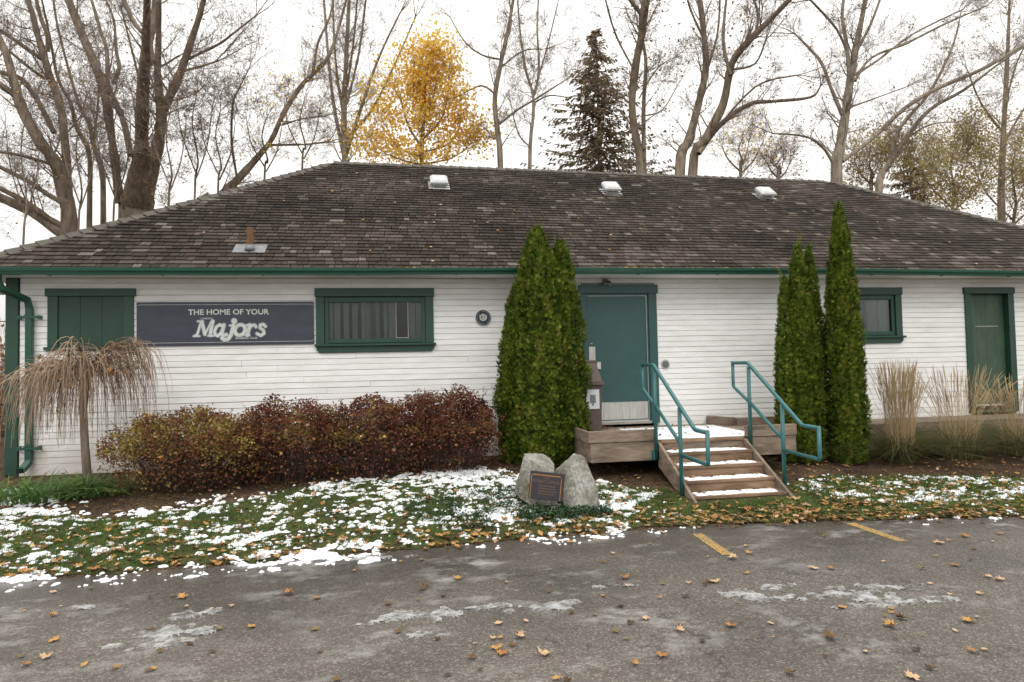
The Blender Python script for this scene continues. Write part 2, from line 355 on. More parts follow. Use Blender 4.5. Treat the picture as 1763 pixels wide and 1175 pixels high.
# ------------------------------------------------------------------ ground
LOT = -0.12
EDGE = [(-40, -4.9), (-12, -4.45), (-3.5, -4.25), (-.5, -4.12), (1.2, -3.95), (3.2, -3.86), (5, -4.1), (6.9, -4.4), (14, -4.8), (40, -6)]
BED = [(-40, -1.2), (-6.5, -1.5), (-4.7, -2.0), (-3.2, -2.62), (-1.9, -2.15), (-1.5, -1.8), (-.7, -1.55), (1.3, -1.35), (2.2, -1.9), (3.2, -2.6), (5, -2.7), (5.9, -2.3), (8.6, -2.85), (40, -3)]
PROF = [(-30, -.20), (-4.2, -.20), (-3.9, -.11), (-3, 0.0), (-2, .10), (-1, .19), (0, .215), (50, .215)]
def aedge(x): return interp(EDGE, x) + .06*fbm(x*1.7, 3.1) + .02*fbm(x*9, 1.7)
def g0(x, y):
    e = interp(EDGE, x); yy = y if y > -2.9 else -2.9+(y+2.9)*1.0/max(.3, (-2.9-e))
    z = interp(PROF, yy)
    if y < e: z = min(z, -.11-(e-y)*.35)
    s = min(1, max(0, (x-3.5)/3)); z -= s*.07*min(1, max(0, (y+4)/2.4))
    return max(z, -.22)
def g(x, y): return g0(x, y) + (.016*fbm(x*1.6, y*1.6, 7.7, 3) if y > interp(EDGE, x)+.1 else 0)
def grid_sheet(name, xs, ys, zf, mat):
    mb = MB(); nx = len(xs)
    for y in ys:
        for x in xs: mb.v.append((x, y, zf(x, y)))
    for j in range(len(ys)-1):
        for i in range(nx-1):
            a = j*nx+i; mb.f.append((a, a+1, a+nx+1, a+nx)); mb.t.append(.5)
    return mb.build(name, mat, None, True)
xs = [-900, -300, -120, -60, -30, -20, -14] + [-10+.12*i for i in range(221)] + [18, 22, 30, 60, 120, 300, 900]
ys = [-900, -300, -100, -40, -15, -8, -6, -5.2] + [-4.9+.1*i for i in range(51)] + [.3, 1, 3, 6, 10, 20, 40, 80, 200, 500, 900]
tag(grid_sheet('ground', xs, ys, g, M['soil']), kind='structure')
mb = MB(); ex = [-900, -300, -100, -40, -20] + [-14+.05*i for i in range(680)] + [25, 40, 100, 300, 900]
for x in ex: mb.v.append((x, aedge(x), LOT))
for yv in (-9.0, -40.0, -900.0):
    for x in ex: mb.v.append((x, yv, LOT))
n = len(ex)
for j in range(3):
    for i in range(n-1): mb.f.append((j*n+i, (j+1)*n+i, (j+1)*n+i+1, j*n+i+1)); mb.t.append(.5)
tag(mb.build('parking_lot', M['asphalt']), kind='structure')
xs2 = [-12+.1*i for i in range(261)]
def lawn_sheet():
    mb = MB(); k = 22
    for x in xs2:
        a = aedge(x)+.0; b = interp(BED, x)+.16*fbm(x*1.3, 9.3)
        for j in range(k+1):
            y = a+(b-a)*j/k; mb.v.append((x, y, max(g(x, y), LOT-.02)+.006))
    for i in range(len(xs2)-1):
        for j in range(k):
            q = i*(k+1)+j; mb.f.append((q, q+k+1, q+k+2, q+1)); mb.t.append(.5)
    return mb.build('lawn', M['turf'], None, True)
tag(lawn_sheet(), kind='structure')
for xa, ya, xb, yb in ((3.06, -4.22, 3.00, -5.0), (4.86, -4.2, 4.86, -4.98)):
    mb = MB(); w = .055
    mb.face([(xa-w, ya, LOT+.004), (xb-w, yb, LOT+.004), (xb+w, yb, LOT+.004), (xa+w, ya, LOT+.004)])
    tag(mb.build('parking_line', M['line']), kind='structure')
mb = MB(); rs = random.Random(4)
pl = [(3.5+1.1*math.cos(a)*.42+.42, -3.62+.2*math.sin(a)*(1+.2*rs.random())) for a in [2*math.pi*i/18 for i in range(18)]]
mb.face([(x, y, -.085) for x, y in pl])
for i in range(18):
    a, b = pl[i], pl[(i+1) % 18]; mb.face([(a[0], a[1], -.085), (a[0], a[1], -.15), (b[0], b[1], -.15), (b[0], b[1], -.085)])
tag(mb.build('stepping_slab', M['concrete']), 'flat grey slab set in the ground at the foot of the wooden steps', 'paving slab')

# ------------------------------------------------------------------ clubhouse
XL, XR, YB = -5.68, 15.08, 8.4
ZB, ZT = .22, 3.14
club = tag(empty('clubhouse', (0, 0, 0)), 'long low white clapboard clubhouse with green trim and brown shingled hip roof', 'building')
rs = random.Random(11)
OPEN = [(-5.12, -3.98, 2.08, 2.95), (-1.25, .51, 2.0, 2.95), (3.05, 4.36, .5, 3.0), (7.8, 9.12, 2.0, 2.95), (10.55, 11.52, .5, 2.95)]
mb = MB(); xc = XL+.01
for (a, b, c, d) in OPEN:
    mb.box((xc, .02, ZB-.1), (a, .16, ZT+.05)); mb.box((a+.0005, .0205, ZB-.1), (b-.0005, .16, c)); mb.box((a+.0005, .0205, d), (b-.0005, .16, ZT+.05)); xc = b
mb.box((xc, .02, ZB-.1), (XR, .16, ZT+.05))
front = mb.build('front_wall', M['groove'], club)
mb = MB(); mb.box((XL, .16, 0.0), (XL+.14, YB, ZT+.05)); mb.box((XR-.14, .165, 0.0), (XR, YB, ZT+.05)); mb.box((XL+.145, YB-.14, 0.0), (XR-.145, YB-.002, ZT+.05))
mb.build('side_and_back_walls', M['white_plain'], club)
mb = MB(); mb.box((XL+.03, .0, -.05), (XR, .14, ZB-.105)); mb.build('foundation', M['concrete'], club)
unit = MB(); unit.box((0, 0, 0), (1, 1, 1)); 
def board_mesh():
    b = MB(); b.v = [(0,0,0),(1,0,0),(1,1,0),(0,1,0),(0,.25,1),(1,.25,1),(1,1,1),(0,1,1),(0,.3,-0.0),(1,.3,0)]
    b.f = [(0,1,5,4),(4,5,6,7),(1,2,6,5),(3,0,4,7),(3,2,1,0)]; b.t = [.5]*5
    return b.mesh('siding_board', M['white'])
bme = board_mesh()
STEP = .0925
def boards(z, h, proud):
    iv = [(XL+.16, XR)]
    for (a, b, c, d) in OPEN:
        if z < d and z+h > c:
            nv = []
            for (p, q) in iv:
                if b <= p or a >= q: nv.append((p, q)); continue
                if a > p: nv.append((p, a))
                if b < q: nv.append((b, q))
            iv = nv
    for (p, q) in iv:
        x = p
        while x < q-1e-6:
            L = rs.uniform(2.6, 5.2); e = min(q, x+L)
            if q-e < .5: e = q
            o = link('siding_board', bme, front)
            dy = rs.uniform(-.0018, .0018)
            o.location = (x+.002, -proud+dy, z+rs.uniform(-.0012, .0012)); o.scale = (e-x-.004, .019+proud-dy, h)
            o.rotation_euler = (0, rs.uniform(-.0012, .0012), 0)
            x = e
boards(ZB, .160, .006)
z = ZB+.166
while z < ZT-.01:
    boards(z, min(STEP-.0055, ZT-z), .002); z += STEP
def bar(name, a, b, mat, parent, bv=.004):
    q = MB(); q.box(a, b); o = q.build(name, mat, parent); bevel(o, bv, 1); return o
bar('corner_board', (XL-.02, -.028, ZB-.03), (XL+.15, .15, ZT), M['green'], club)
bar('soffit', (XL-.41, -.43, ZT+.002), (XR+.4, -.02, ZT+.03), M['white_plain'], club)
bar('soffit', (XL-.41, -.019, ZT+.003), (XL-.005, YB+.4, ZT+.03), M['white_plain'], club)
# ---- roof
EY, EZ = -.45, 3.235
RY = 4.2; RX0, RX1 = -1.38, 10.84; EX0, EX1 = -6.1, 15.5
SL = math.atan2(3.03, RY-EY)
def rh(x): return 3.045-.0098*(min(max(x, RX0), RX1)-RX0)
def zroof(x, y): return EZ+(y-EY)/(RY-EY)*rh(x)
mb = MB()
A = (EX0, EY, EZ-.03); B = (EX1, EY, EZ-.03); Cc = (EX1, 2*RY-EY, EZ-.03); D = (EX0, 2*RY-EY, EZ-.03)
P0 = (RX0, RY, EZ-.03+rh(RX0)); P1 = (RX1, RY, EZ-.03+rh(RX1))
mb.face([A, B, P1, P0]); mb.face([D, A, P0]); mb.face([B, Cc, P1]); mb.face([Cc, D, P0, P1])
mb.face([A, D, Cc, B])
roof = mb.build('roof', M['roof_back'], club)
bar('fascia', (EX0+.02, -.447, ZT+.002), (EX1-.02, -.432, EZ-.035), M['white_plain'], club)
EXPO = .139; CO, SI = math.cos(SL), math.sin(SL)
def xl(y): return EX0+(y-EY)*(RX0-EX0)/(RY-EY)
def xr(y): return EX1+(y-EY)*(RX1-EX1)/(RY-EY)
slen = (RY-EY)/CO; ncourse = int(slen/EXPO)
sh = []
for i in range(ncourse+1):
    s = i*EXPO-.03; y = EY+s*CO; x = xl(y)-.02; e = xr(y)+.02
    wav = rs.uniform(-.006, .006)
    while x < e:
        w = rs.choice([.07, .09, .11, .13, .15, .18, .21, .24]); 
        sh.append((i, x, min(w, e-x), s+wav+rs.uniform(-.009, .009), rs.random(), rs.random())); x += w+rs.uniform(.006, .013)
def tone_of(r, x, i):
    t = .42+.50*(r-.5)+.26*fbm(x*.5, i*.13, 2.2, 3)
    if r > .95: t = .80+.14*rs.random()
    return min(1, max(0, t))
def shingle_geo(mb, w, tone, M4=None, clip=False):
    L = .31; th = .019; n = len(mb.v)
    vs = [(0, 0, 0), (w, 0, 0), (w, L, -.012), (0, L, -.012), (0, 0, th), (w, 0, th), (w, L, -.006), (0, L, -.006)]
    if M4 is not None: vs = [tuple(M4 @ Vector(v)) for v in vs]
    if clip: vs = [(min(max(v[0], xl(v[1])), xr(v[1])), v[1], v[2]) for v in vs]
    mb.v.extend(vs)
    for f in ((4, 5, 6, 7), (0, 1, 5, 4), (1, 2, 6, 5), (3, 0, 4, 7)): mb.f.append(tuple(n+k for k in f)); mb.t.append(tone)
def sh_matrix(x, s, lift):
    y = EY+s*CO; z = EZ+(s*CO)/(RY-EY)*rh(x)
    return Matrix.Translation((x, y, z+.004)) @ Matrix.Rotation(SL-.04-lift, 4, 'X') @ Matrix.Rotation(lift*1.5, 4, 'Z')
cand = []
for k, q in enumerate(sh):
    px, py, d = proj((q[1], EY+q[3]*CO, zroof(q[1], EY+q[3]*CO)))
    inb = 10 < px < PW-10 and q[2] > .085 and xl(EY+q[3]*CO+.4)+.05 < q[1] < xr(EY+q[3]*CO+.4)-.3
    if inb: cand.append((q[2]/d/d, k))
cand.sort(reverse=True); single = {k for _, k in cand[:300]}
smesh = {}; rest = MB()
for k, q in enumerate(sh):
    i, x, w, s, r, r2 = q; t = tone_of(r, x, i); mt = sh_matrix(x, s, (r2-.5)*.03)
    if k in single:
        key = (round(w, 2), round(t*12))
        if key not in smesh:
            b = MB(); shingle_geo(b, key[0], key[1]/12); smesh[key] = b.mesh('shingle', M['shingle'])
        o = link('shingle', smesh[key], roof); o.matrix_local = mt
    else: shingle_geo(rest, w, t, mt, True)
tag(rest.build('shingles', M['shingle'], roof), kind='stuff')
# ridge and hip caps
cb = MB(); hw = .13
for sgn in (1, -1):
    n0 = len(cb.v); cb.v += [(0, 0, .03), (.30, 0, .012), (.30, sgn*hw, -.075), (0, sgn*hw, -.057), (0, 0, .05), (.30, 0, .022), (.30, sgn*hw, -.063), (0, sgn*hw, -.035)]
    for f in ((4,5,6,7),(0,3,7,4),(3,2,6,7),(0,1,2,3)): cb.f.append(tuple(n0+k for k in f)); cb.t.append(.5)
capme = cb.mesh('ridge_cap', M['cap'])
def caps(a, b, ex=.215):
    a = Vector(a); b = Vector(b); d = (b-a); L = d.length; d.normalize()
    side = Vector((0, 0, 1)).cross(d).normalized(); up = d.cross(side)
    for i in range(int(L/ex)):
        o = link('ridge_cap', capme, roof); p = a+d*(i*ex)+up*(.03+rs.uniform(-.003, .004))
        mt = Matrix((d, side, up)).transposed().to_4x4(); mt.translation = p
        o.matrix_local = mt @ Matrix.Rotation(rs.uniform(-.03, .03), 4, 'Z')
caps(A, P0); caps(B, P1); caps(P0, P1)
# gutter: profile extruded along x with a slight sag
SAG = [(-6.1, -.012), (-3, -.012), (-.7, -.006), (1.9, .012), (7.5, .022), (11.5, -.01), (15.5, -.01)]
prof = [(-.452, 3.135), (-.515, 3.135), (-.523, 3.165), (-.546, 3.19), (-.552, 3.23), (-.540, 3.234), (-.532, 3.215), (-.512, 3.18), (-.455, 3.148)]
gb = MB(); gx = [EX0-.03+(EX1-EX0+.06)*i/90 for i in range(91)]
for x in gx:
    dz = interp(SAG, x)+.002*fbm(x*1.3, 5)
    dent = -.018*math.exp(-((x+5.05)/.06)**2)
    for q, (y, z) in enumerate(prof): gb.v.append((x, y-(dent*.6 if q in (3, 4, 5) else 0), z+dz+(dent if q in (4, 5) else 0)))
k = len(prof)
for i in range(90):
    for j in range(k):
        a = i*k+j; b = i*k+(j+1) % k; gb.f.append((a, b, b+k, a+k)); gb.t.append(.5)
gutter = gb.build('gutter', M['gutter'], club)
for x in (-4.9, -3.4, -2.0, -.6, .9, 2.4, 3.9, 5.3, 6.8, 8.2, 9.6, 11.0, 12.5):
    b = MB(); b.box((x-.012, -.515, 3.122+interp(SAG, x)), (x+.012, -.455, 3.134+interp(SAG, x))); b.build('gutter_hanger', M['gutter'], gutter)
# downspout
dp = MB()
def rect_tube(mb, pts, w, d):
    for (a, b) in zip(pts, pts[1:]):
        a = Vector(a); b = Vector(b); v = (b-a); L = v.length; v.normalize(); sx = Vector((1, 0, 0)); sx = (sx-v*sx.dot(v)).normalized(); sy = v.cross(sx)
        mt = Matrix((sx, sy, v)).transposed().to_4x4(); mt.translation = a
        mb.box((-w/2, -d/2, 0), (w/2, d/2, L), mat=mt)
dx = -5.36
mb = MB(); pp = [(-5.56, -.49, 3.14), (-5.56, -.48, 3.02), (-5.53, -.43, 2.93), (dx, -.12, 2.80), (dx, -.065, 2.68), (dx, -.062, .47), (dx-.005, -.075, .42), (dx-.03, -.15, .345), (dx-.04, -.21, .325)]
n0 = 0
rad = .052
def loft_rect(mb, pts, w, d):
    base = len(mb.v)
    for i, p in enumerate(pts):
        a = Vector(pts[max(i-1, 0)]); b = Vector(pts[min(i+1, len(pts)-1)]); v = (b-a).normalized()
        sx = Vector((1, 0, 0)); sx = (sx-v*sx.dot(v)).normalized(); sy = v.cross(sx); p = Vector(p)
        for (u, q) in ((-1, -1), (1, -1), (1, 1), (-1, 1)): mb.v.append(tuple(p+sx*u*w/2+sy*q*d/2))
    for i in range(len(pts)-1):
        for j in range(4):
            a = base+i*4+j; b = base+i*4+(j+1) % 4; mb.f.append((a, b, b+4, a+4)); mb.t.append(.5)
loft_rect(mb, pp, .092, .07)
ds = mb.build('downspout', M['gutter'], club); bevel(ds, .008, 2)
so = MB(); so.box((dx-.075, -.243, .292), (dx-.005, -.2395, .35)); so.build('spout_shade_plate', M['dark'], ds)  # black plate painting the shade inside the open spout
for z in (2.55, .63):
    b = MB(); b.box((dx-.125, -.112, z-.018), (dx+.125, -.0985, z+.018)); b.box((dx-.05, -.112, z+.02), (dx+.05, -.0985, z+.035))
    b.box((dx-.145, -.11, z-.03), (dx-.125, -.003, z+.03)); b.box((dx+.125, -.11, z-.03), (dx+.145, -.003, z+.03)); b.build('bracket', M['gutter'], ds)
# ---- boarded window
pw = tag(empty('boarded_window'), 'dark green boarded window opening'); pw.parent = club
bar('header', (-5.17, -.045, 2.865), (-3.93, .05, 2.98), M['green'], pw)
bar('jamb', (-5.14, -.032, 2.11), (-5.0, .05, 2.864), M['green'], pw); bar('jamb', (-4.10, -.032, 2.11), (-3.96, .05, 2.864), M['green'], pw)
bar('sill', (-5.18, -.06, 2.06), (-3.92, .05, 2.109), M['green'], pw)
for i in range(3):
    w = (4.999-4.101)/3; bar('panel_board', (-4.999+i*w+.0015, -.012, 2.11), (-4.999+(i+1)*w-.0015, .04, 2.864), M['panel_green'], pw, .002)
# ---- windows with blinds
def window(x0, x1, seed, sash):
    r = random.Random(seed); w = empty('window'); w.parent = club; g_ = M['green']
    bar('header', (x0, -.045, 2.845), (x1, .05, 2.98), g_, w)
    bar('jamb', (x0+.015, -.032, 2.09), (x0+.145, .05, 2.844), g_, w); bar('jamb', (x1-.145, -.032, 2.09), (x1-.015, .05, 2.844), g_, w)
    bar('sill', (x0-.005, -.075, 2.055), (x1+.02, .05, 2.089), g_, w)
    q = MB(); q.prism([(x0+.02, 2.054), (x0+.02, 2.0), (x0+.07, 1.955), (x1-.06, 1.955), (x1-.01, 2.0), (x1-.01, 2.054)], -.03, .05); bevel(q.build('apron', g_, w), .003, 1)
    a, b = x0+.146, x1-.146; z0, z1 = 2.09, 2.843
    fr = MB(); t = .065
    fr.box((a, .0, z0), (a+t, .06, z1)); fr.box((b-t, .0, z0), (b, .06, z1)); fr.box((a+t, .001, z0), (b-t, .06, z0+.085)); fr.box((a+t, .001, z1-.085), (b-t, .06, z1))
    fr.box((a+t+.002, -.012, z0+.012), (b-t-.002, .0, z0+.03))
    bevel(fr.build('sash', g_, w), .004, 1)
    ga, gb_, gz0, gz1 = a+t, b-t, z0+.086, z1-.086
    q = MB(); q.box((ga, .035, gz0), (gb_, .039, gz1)); q.build('pane', M['glass'], w)
    q = MB(); q.box((ga-.02, .30, gz0-.02), (gb_+.02, .31, gz1+.02)); q.build('room_shade_sheet', M['dark'], w)  # sheet behind the blinds, the unlit room's shade put into its colour
    x = ga-.01
    while x < gb_-.02:
        wd = r.uniform(.055, .115); gap = r.choice((.006, .02, .035, .05)); tw = r.uniform(.05, .5)
        if sash and sash[0] < x+wd and x < sash[1]: x = sash[1]+.01; continue
        q = MB(); q.box((0, 0, gz0-.01), (wd, .003, gz1+.01)); s = q.build('blind_slat', M['blind'], w)
        s.location = (x, .085+r.uniform(0, .02), 0); s.rotation_euler = (0, 0, tw*r.choice((-1, 1))); x += wd+gap
    if sash:
        q = MB()
        q.box((sash[0], .020, gz0), (sash[0]+.008, .034, gz1)); q.box((sash[1]-.008, .020, gz0), (sash[1], .034, gz1)); q.box((sash[0]+.008, .021, gz0), (sash[1]-.008, .034, gz0+.007)); q.build('sliding_sash_edge', M['lamp'], w)
    q = MB(); q.box((ga+.45*(gb_-ga), .045, gz0), (ga+.45*(gb_-ga)+.07, .07, gz1)); q.build('meeting_stile', M['panel_green'], w)
    return w
window(-1.31, .57, 3, (-.05, .15)); window(7.75, 9.17, 8, None)
# ---- main door
dr = empty('entrance_door'); dr.parent = club; T = M['teal']
bar('header', (3.0, -.05, 2.885), (4.41, .06, 3.03), T, dr)
bar('jamb', (3.03, -.036, .66), (3.135, .06, 2.884), T, dr); bar('jamb', (4.235, -.036, .66), (4.385, .06, 2.884), T, dr)
q = MB(); q.box((3.136, -.01, .7), (3.155, .06, 2.883)); q.box((4.205, -.01, .7), (4.234, .06, 2.883)); q.box((3.155, -.009, 2.845), (4.205, .06, 2.883)); q.build('steel_frame', M['teal'], dr)
q = MB(); q.box((4.196, -.014, .72), (4.204, -.002, 2.838)); q.box((3.16, -.014, 2.838), (4.204, -.002, 2.844)); q.build('weather_strip', M['steel'], dr)
slab = bar('door_slab', (3.158, .004, .72), (4.202, .05, 2.836), T, dr, .003)
q = MB(); q.box((3.20, -.002, .735), (4.185, .002, 1.03)); q.build('kick_plate', M['steel'], slab)
q = MB(); q.box((3.165, -.004, 1.63), (3.275, .002, 1.98)); q.build('push_plate', M['steel'], slab)
q = MB(); q.box((3.29, -.045, 1.60), (3.355, -.035, 1.72)); q.box((3.295, -.035, 1.605), (3.31, .003, 1.715)); q.build('door_handle', M['galv'], slab)
q = MB(); q.box((3.20, -.001, 2.03), (3.23, .003, 2.04)); q.build('lock_cover', M['steel'], slab)
bar('threshold', (3.136, -.06, .655), (4.234, .06, .70), M['concrete'], dr); bar('door_sweep', (3.16, -.012, .70), (4.20, .003, .719), M['galv'], slab, .001)
# ---- right door
d2 = tag(empty('side_door'), 'recessed faded green plank door'); d2.parent = club; G_ = M['green']
bar('header', (10.48, -.045, 2.86), (11.59, .1, 2.98), G_, d2)
bar('jamb', (10.50, -.032, .62), (10.63, .12, 2.859), G_, d2); bar('jamb', (11.44, -.032, .62), (11.57, .12, 2.859), G_, d2)
for i in range(4):
    w = (11.439-10.631)/4; bar('plank', (10.631+i*w+.0012, .085, .72), (10.631+(i+1)*w-.0012, .12, 2.858), M['door_green'], d2, .002)
bar('threshold', (10.631, -.03, .62), (11.439, .12, .665), G_, d2); bar('weather_bar', (10.68, .065, .735), (11.36, .084, .765), M['galv'], d2)
bar('ledger_strip', (10.80, .079, 2.24), (11.3, .0845, 2.252), M['lamp'], d2, .001)
# ---- roof fittings
def place_on_roof(x, y): return Matrix.Translation((x, y, zroof(x, y)+.012)) @ Matrix.Rotation(SL, 4, 'X')
for i, (x, y) in enumerate(((.87, 3.02), (4.62, 2.98), (8.28, 2.98))):
    e = empty('roof_vent'); e.matrix_world = place_on_roof(x, y)
    tag(e, ['square grey metal roof vent nearest the left end of the ridge', 'middle one of the three square metal roof vents below the ridge', 'square metal roof vent nearest the right end of the ridge'][i], 'roof vent', 'square vents in a row below the ridge')
    q = MB(); q.box((-.22, -.24, .0), (.22, .24, .006)); q.build('flange', M['galv'], e)
    q = MB(); q.box((-.12, -.13, .006), (.12, .13, .09)); q.build('throat', M['galv'], e)
    q = MB(); a, b = .185, .165
    q.v = [(-a, -a, .075), (a, -a, .075), (a, a, .075), (-a, a, .075), (-a, -a, .125), (a, -a, .125), (a, a, .15), (-a, a, .15), (-b+.03, -b+.03, .165), (b-.03, -b+.03, .165), (b-.03, b-.03, .19), (-b+.03, b-.03, .19)]
    q.f = [(3,2,1,0),(0,1,5,4),(1,2,6,5),(2,3,7,6),(3,0,4,7),(4,5,9,8),(5,6,10,9),(6,7,11,10),(7,4,8,11),(8,9,10,11)]; q.t = [.5]*10
    bevel(q.build('hood', M['galv'], e), .012, 2)
e = empty('vent_pipe'); e.matrix_world = Matrix.Translation((-2.3, .10, zroof(-2.3, .10))); tag(e, 'rusty brown stub pipe with grey flashing on the lower left of the roof', 'vent pipe')
fl = MB(); mt = Matrix.Rotation(SL, 4, 'X'); fl.box((-.25, -.13, .014), (.24, .20, .022), mat=mt); fo = fl.build('flashing', M['flash'], e); bevel(fo, .004, 1)
q = MB(); q.tube([(0, 0, -.02), (0, 0, .05), (0, 0, .09)], [.10, .068, .058], 16); q.build('flashing_collar', M['flash'], e, True)
q = MB(); q.tube([(0, 0, -.02), (0, 0, .36), (0, 0, .365)], [.055, .055, .045], 16); q.build('pipe', M['rust'], e, False)

# ------------------------------------------------------------------ things on the wall
def text_mesh(s, x0, x1, z0, z1, y, mat, name, parent, bold=0.0, shear=0):
    cu = bpy.data.curves.new('txt', 'FONT'); cu.body = s; cu.size = 1; cu.offset = bold; cu.shear = shear; cu.resolution_u = 3
    ob = bpy.data.objects.new('txt', cu); col.objects.link(ob); dg = bpy.context.evaluated_depsgraph_get(); dg.update()
    me = bpy.data.meshes.new_from_object(ob.evaluated_get(dg)); bpy.data.objects.remove(ob)
    vs = [v.co.copy() for v in me.vertices]; a = min(v.x for v in vs); b = max(v.x for v in vs); c = min(v.y for v in vs); d = max(v.y for v in vs)
    for v, p in zip(me.vertices, vs): v.co = (x0+(p.x-a)/(b-a)*(x1-x0), y, z0+(p.y-c)/(d-c)*(z1-z0))
    me.materials.clear(); me.materials.append(mat); me.name = name
    return link(name, me, parent)
sg = Thing('sign_board', (-2.62, -.02, 2.1), 'faded navy blue sign board with white lettering on the white wall', 'sign')
SX0, SX1, SZ0, SZ1 = -3.915, -1.325, 2.10, 2.77
q = MB(); q.box((SX0, -.03, SZ0), (SX1, -.006, SZ1)); bd = sg.part('board', q, M['navy']); bevel(bd, .003, 1)
def sx(zx): return SX0+(zx-157)/1531*(SX1-SX0)
def sz(zy): return SZ1-(zy-97)/370*(SZ1-SZ0)
q = MB(); y = -.0312; t = .005
zt, zb, xa, xb, c = SZ1-.042, SZ0+.045, SX0+.012, SX1-.012, .03
def ln(a, b):
    a = Vector((a[0], 0, a[1])); b = Vector((b[0], 0, b[1])); d = (b-a).normalized(); nn = Vector((-d.z, 0, d.x))*t/2
    q.face([(p.x, y-len(q.f)*2e-5, p.z) for p in (a-nn, b-nn, b+nn, a+nn)])
ln((xa+c, zt), (xb-c, zt)); ln((xa+c, zb), (xb-c, zb)); ln((xa, zt-c*.5), (xa+c, zt)); ln((xb-c, zt), (xb, zt-c*.5)); ln((xa, zb+c*.5), (xa+c, zb)); ln((xb-c, zb), (xb, zb+c*.5))
q.build('border_line', M['letter'], bd).matrix_parent_inverse = Matrix()
def st(s, x0, x1, y0, y1, **k): text_mesh(s, sx(x0), sx(x1), sz(y1), sz(y0), -.0315, M['letter'], 'lettering', bd, **k)
st('THE HOME OF YOUR', 590, 1290, 160, 208, bold=.022); st('LONDON', 697, 797, 231, 246, bold=.01); st('BASEBALL CLUB', 997, 1185, 401, 417, bold=.01)
STR = [([(648, 384), (668, 372), (702, 262)], 20), ([(672, 262), (716, 262)], 16), ([(706, 266), (720, 320), (732, 372)], 30), ([(734, 378), (784, 268)], 14), ([(800, 262), (788, 320), (778, 382)], 32), ([(758, 387), (812, 387)], 14), ([(634, 388), (688, 388)], 14),
       ([(884, 304), (860, 292), (832, 310), (816, 345), (820, 376), (842, 388), (866, 370), (882, 335)], 26), ([(897, 294), (880, 360), (886, 384), (916, 378)], 30),
       ([(978, 298), (958, 380), (934, 414), (900, 424), (878, 408)], 32), ([(946, 300), (985, 298)], 16), ([(984, 262), (985, 263)], 50),
       ([(1035+44*math.cos(a)-10*math.sin(a)*-1*.6, 340-46*math.sin(a)) for a in [2*math.pi*i/16 for i in range(17)]], 30),
       ([(1120, 298), (1108, 345), (1098, 386)], 34), ([(1110, 330), (1136, 302), (1164, 298), (1174, 316)], 26), ([(1092, 298), (1120, 298)], 16), ([(1080, 387), (1118, 387)], 14),
       ([(1258, 312), (1240, 292), (1212, 298), (1208, 322), (1240, 346), (1246, 372), (1216, 390), (1182, 372)], 26)]
def strokes(grow, y, mat, name):
    q = MB()
    for pts, w in STR:
        w = (w+grow)*.5
        P = [(p[0], p[1]) for p in pts]
        for (a, b) in zip(P, P[1:]):
            dx_, dy_ = b[0]-a[0], b[1]-a[1]; L = math.hypot(dx_, dy_) or 1; nx, ny = -dy_/L*w, dx_/L*w
            q.face([(sx(u), y-len(q.f)*4e-6, sz(v)) for u, v in ((a[0]+nx, a[1]+ny), (b[0]+nx, b[1]+ny), (b[0]-nx, b[1]-ny), (a[0]-nx, a[1]-ny))])
        for a in P: q.face([(sx(a[0]+w*math.cos(k*.524)), y-len(q.f)*4e-6, sz(a[1]+w*math.sin(k*.524))) for k in range(12)])
    q.build(name, mat, bd)
strokes(9, -.0312, M['letter2'], 'lettering_outline'); strokes(-3, -.0325, M['letter'], 'lettering')
for o in list(bd.children): o.matrix_parent_inverse = Matrix.Translation((0, 0, 0))
for (x, z) in ((SX0+.06, SZ0+.02), (SX1-.1, SZ0+.02), (-2.6, SZ0+.02), (SX0+.06, SZ1-.02), (SX1-.06, SZ1-.02)):
    q = MB(); q.tube([(x, -.031, z), (x, -.036, z)], [.007, .005], 8); q.build('screw', M['rust'], bd)
pq = Thing('round_plaque', (1.37, -.02, 2.49), 'round navy plaque with pale crest on the white wall left of the cedars', 'plaque')
q = MB(); q.tube([(1.37, -.004, 2.49), (1.37, -.022, 2.49)], [.132, .132], 40); rim = pq.part('rim', q, M['letter'])
q = MB(); q.tube([(1.37, -.0222, 2.49), (1.37, -.026, 2.49)], [.126, .124], 40); pq.part('disc', q, M['navy_disc'])
q = MB(); yy = -.0265; S = lambda u, v: (1.37+u*.06, yy, 2.492+v*.06)
q.face([S(-1, .75), S(-1, -.3), S(-.7, -.75), S(0, -1), S(.7, -.75), S(1, -.3), S(1, .75), S(.5, .6), S(.35, 1), S(-.35, 1), S(-.5, .6)]); cr = pq.part('crest', q, M['letter'])
q = MB(); yy = -.0270
for (a, b, c_, d) in ((-.6, .45, -.1, .15), (.1, .5, .6, .2), (-.7, .05, -.25, -.3), (-.1, .0, .65, -.12), (-.4, -.45, .3, -.6), (.3, -.25, .7, -.4)): q.face([S(a, b), S(a, d), S(c_, d), S(c_, b)])
pq.part('crest_figure', q, M['navy_disc'])
q = MB()
for i in range(40):
    if i in (9, 10, 11, 29, 30, 31): continue
    a = 2*math.pi*i/40+.4; r0, r1 = .098, .114; da = .05
    q.face([(1.37+r*math.cos(t_), -.0268, 2.49+r*math.sin(t_)) for r, t_ in ((r0, a-da), (r0, a+da), (r1, a+da*.8), (r1, a-da*.8))])
pq.part('rim_marks', q, M['letter2'])
dc = Thing('round_wall_plate', (4.52, -.01, 1.66), 'small round grey metal plate on the wall right of the entrance door', 'wall plate')
q = MB(); q.tube([(4.52, -.002, 1.66), (4.52, -.02, 1.66)], [.078, .078], 28); dc.part('plate', q, M['lamp'])
q = MB(); q.tube([(4.52, -.0202, 1.66), (4.52, -.035, 1.66), (4.52, -.04, 1.66)], [.06, .055, .04], 28); dc.part('cap', q, M['flash'])
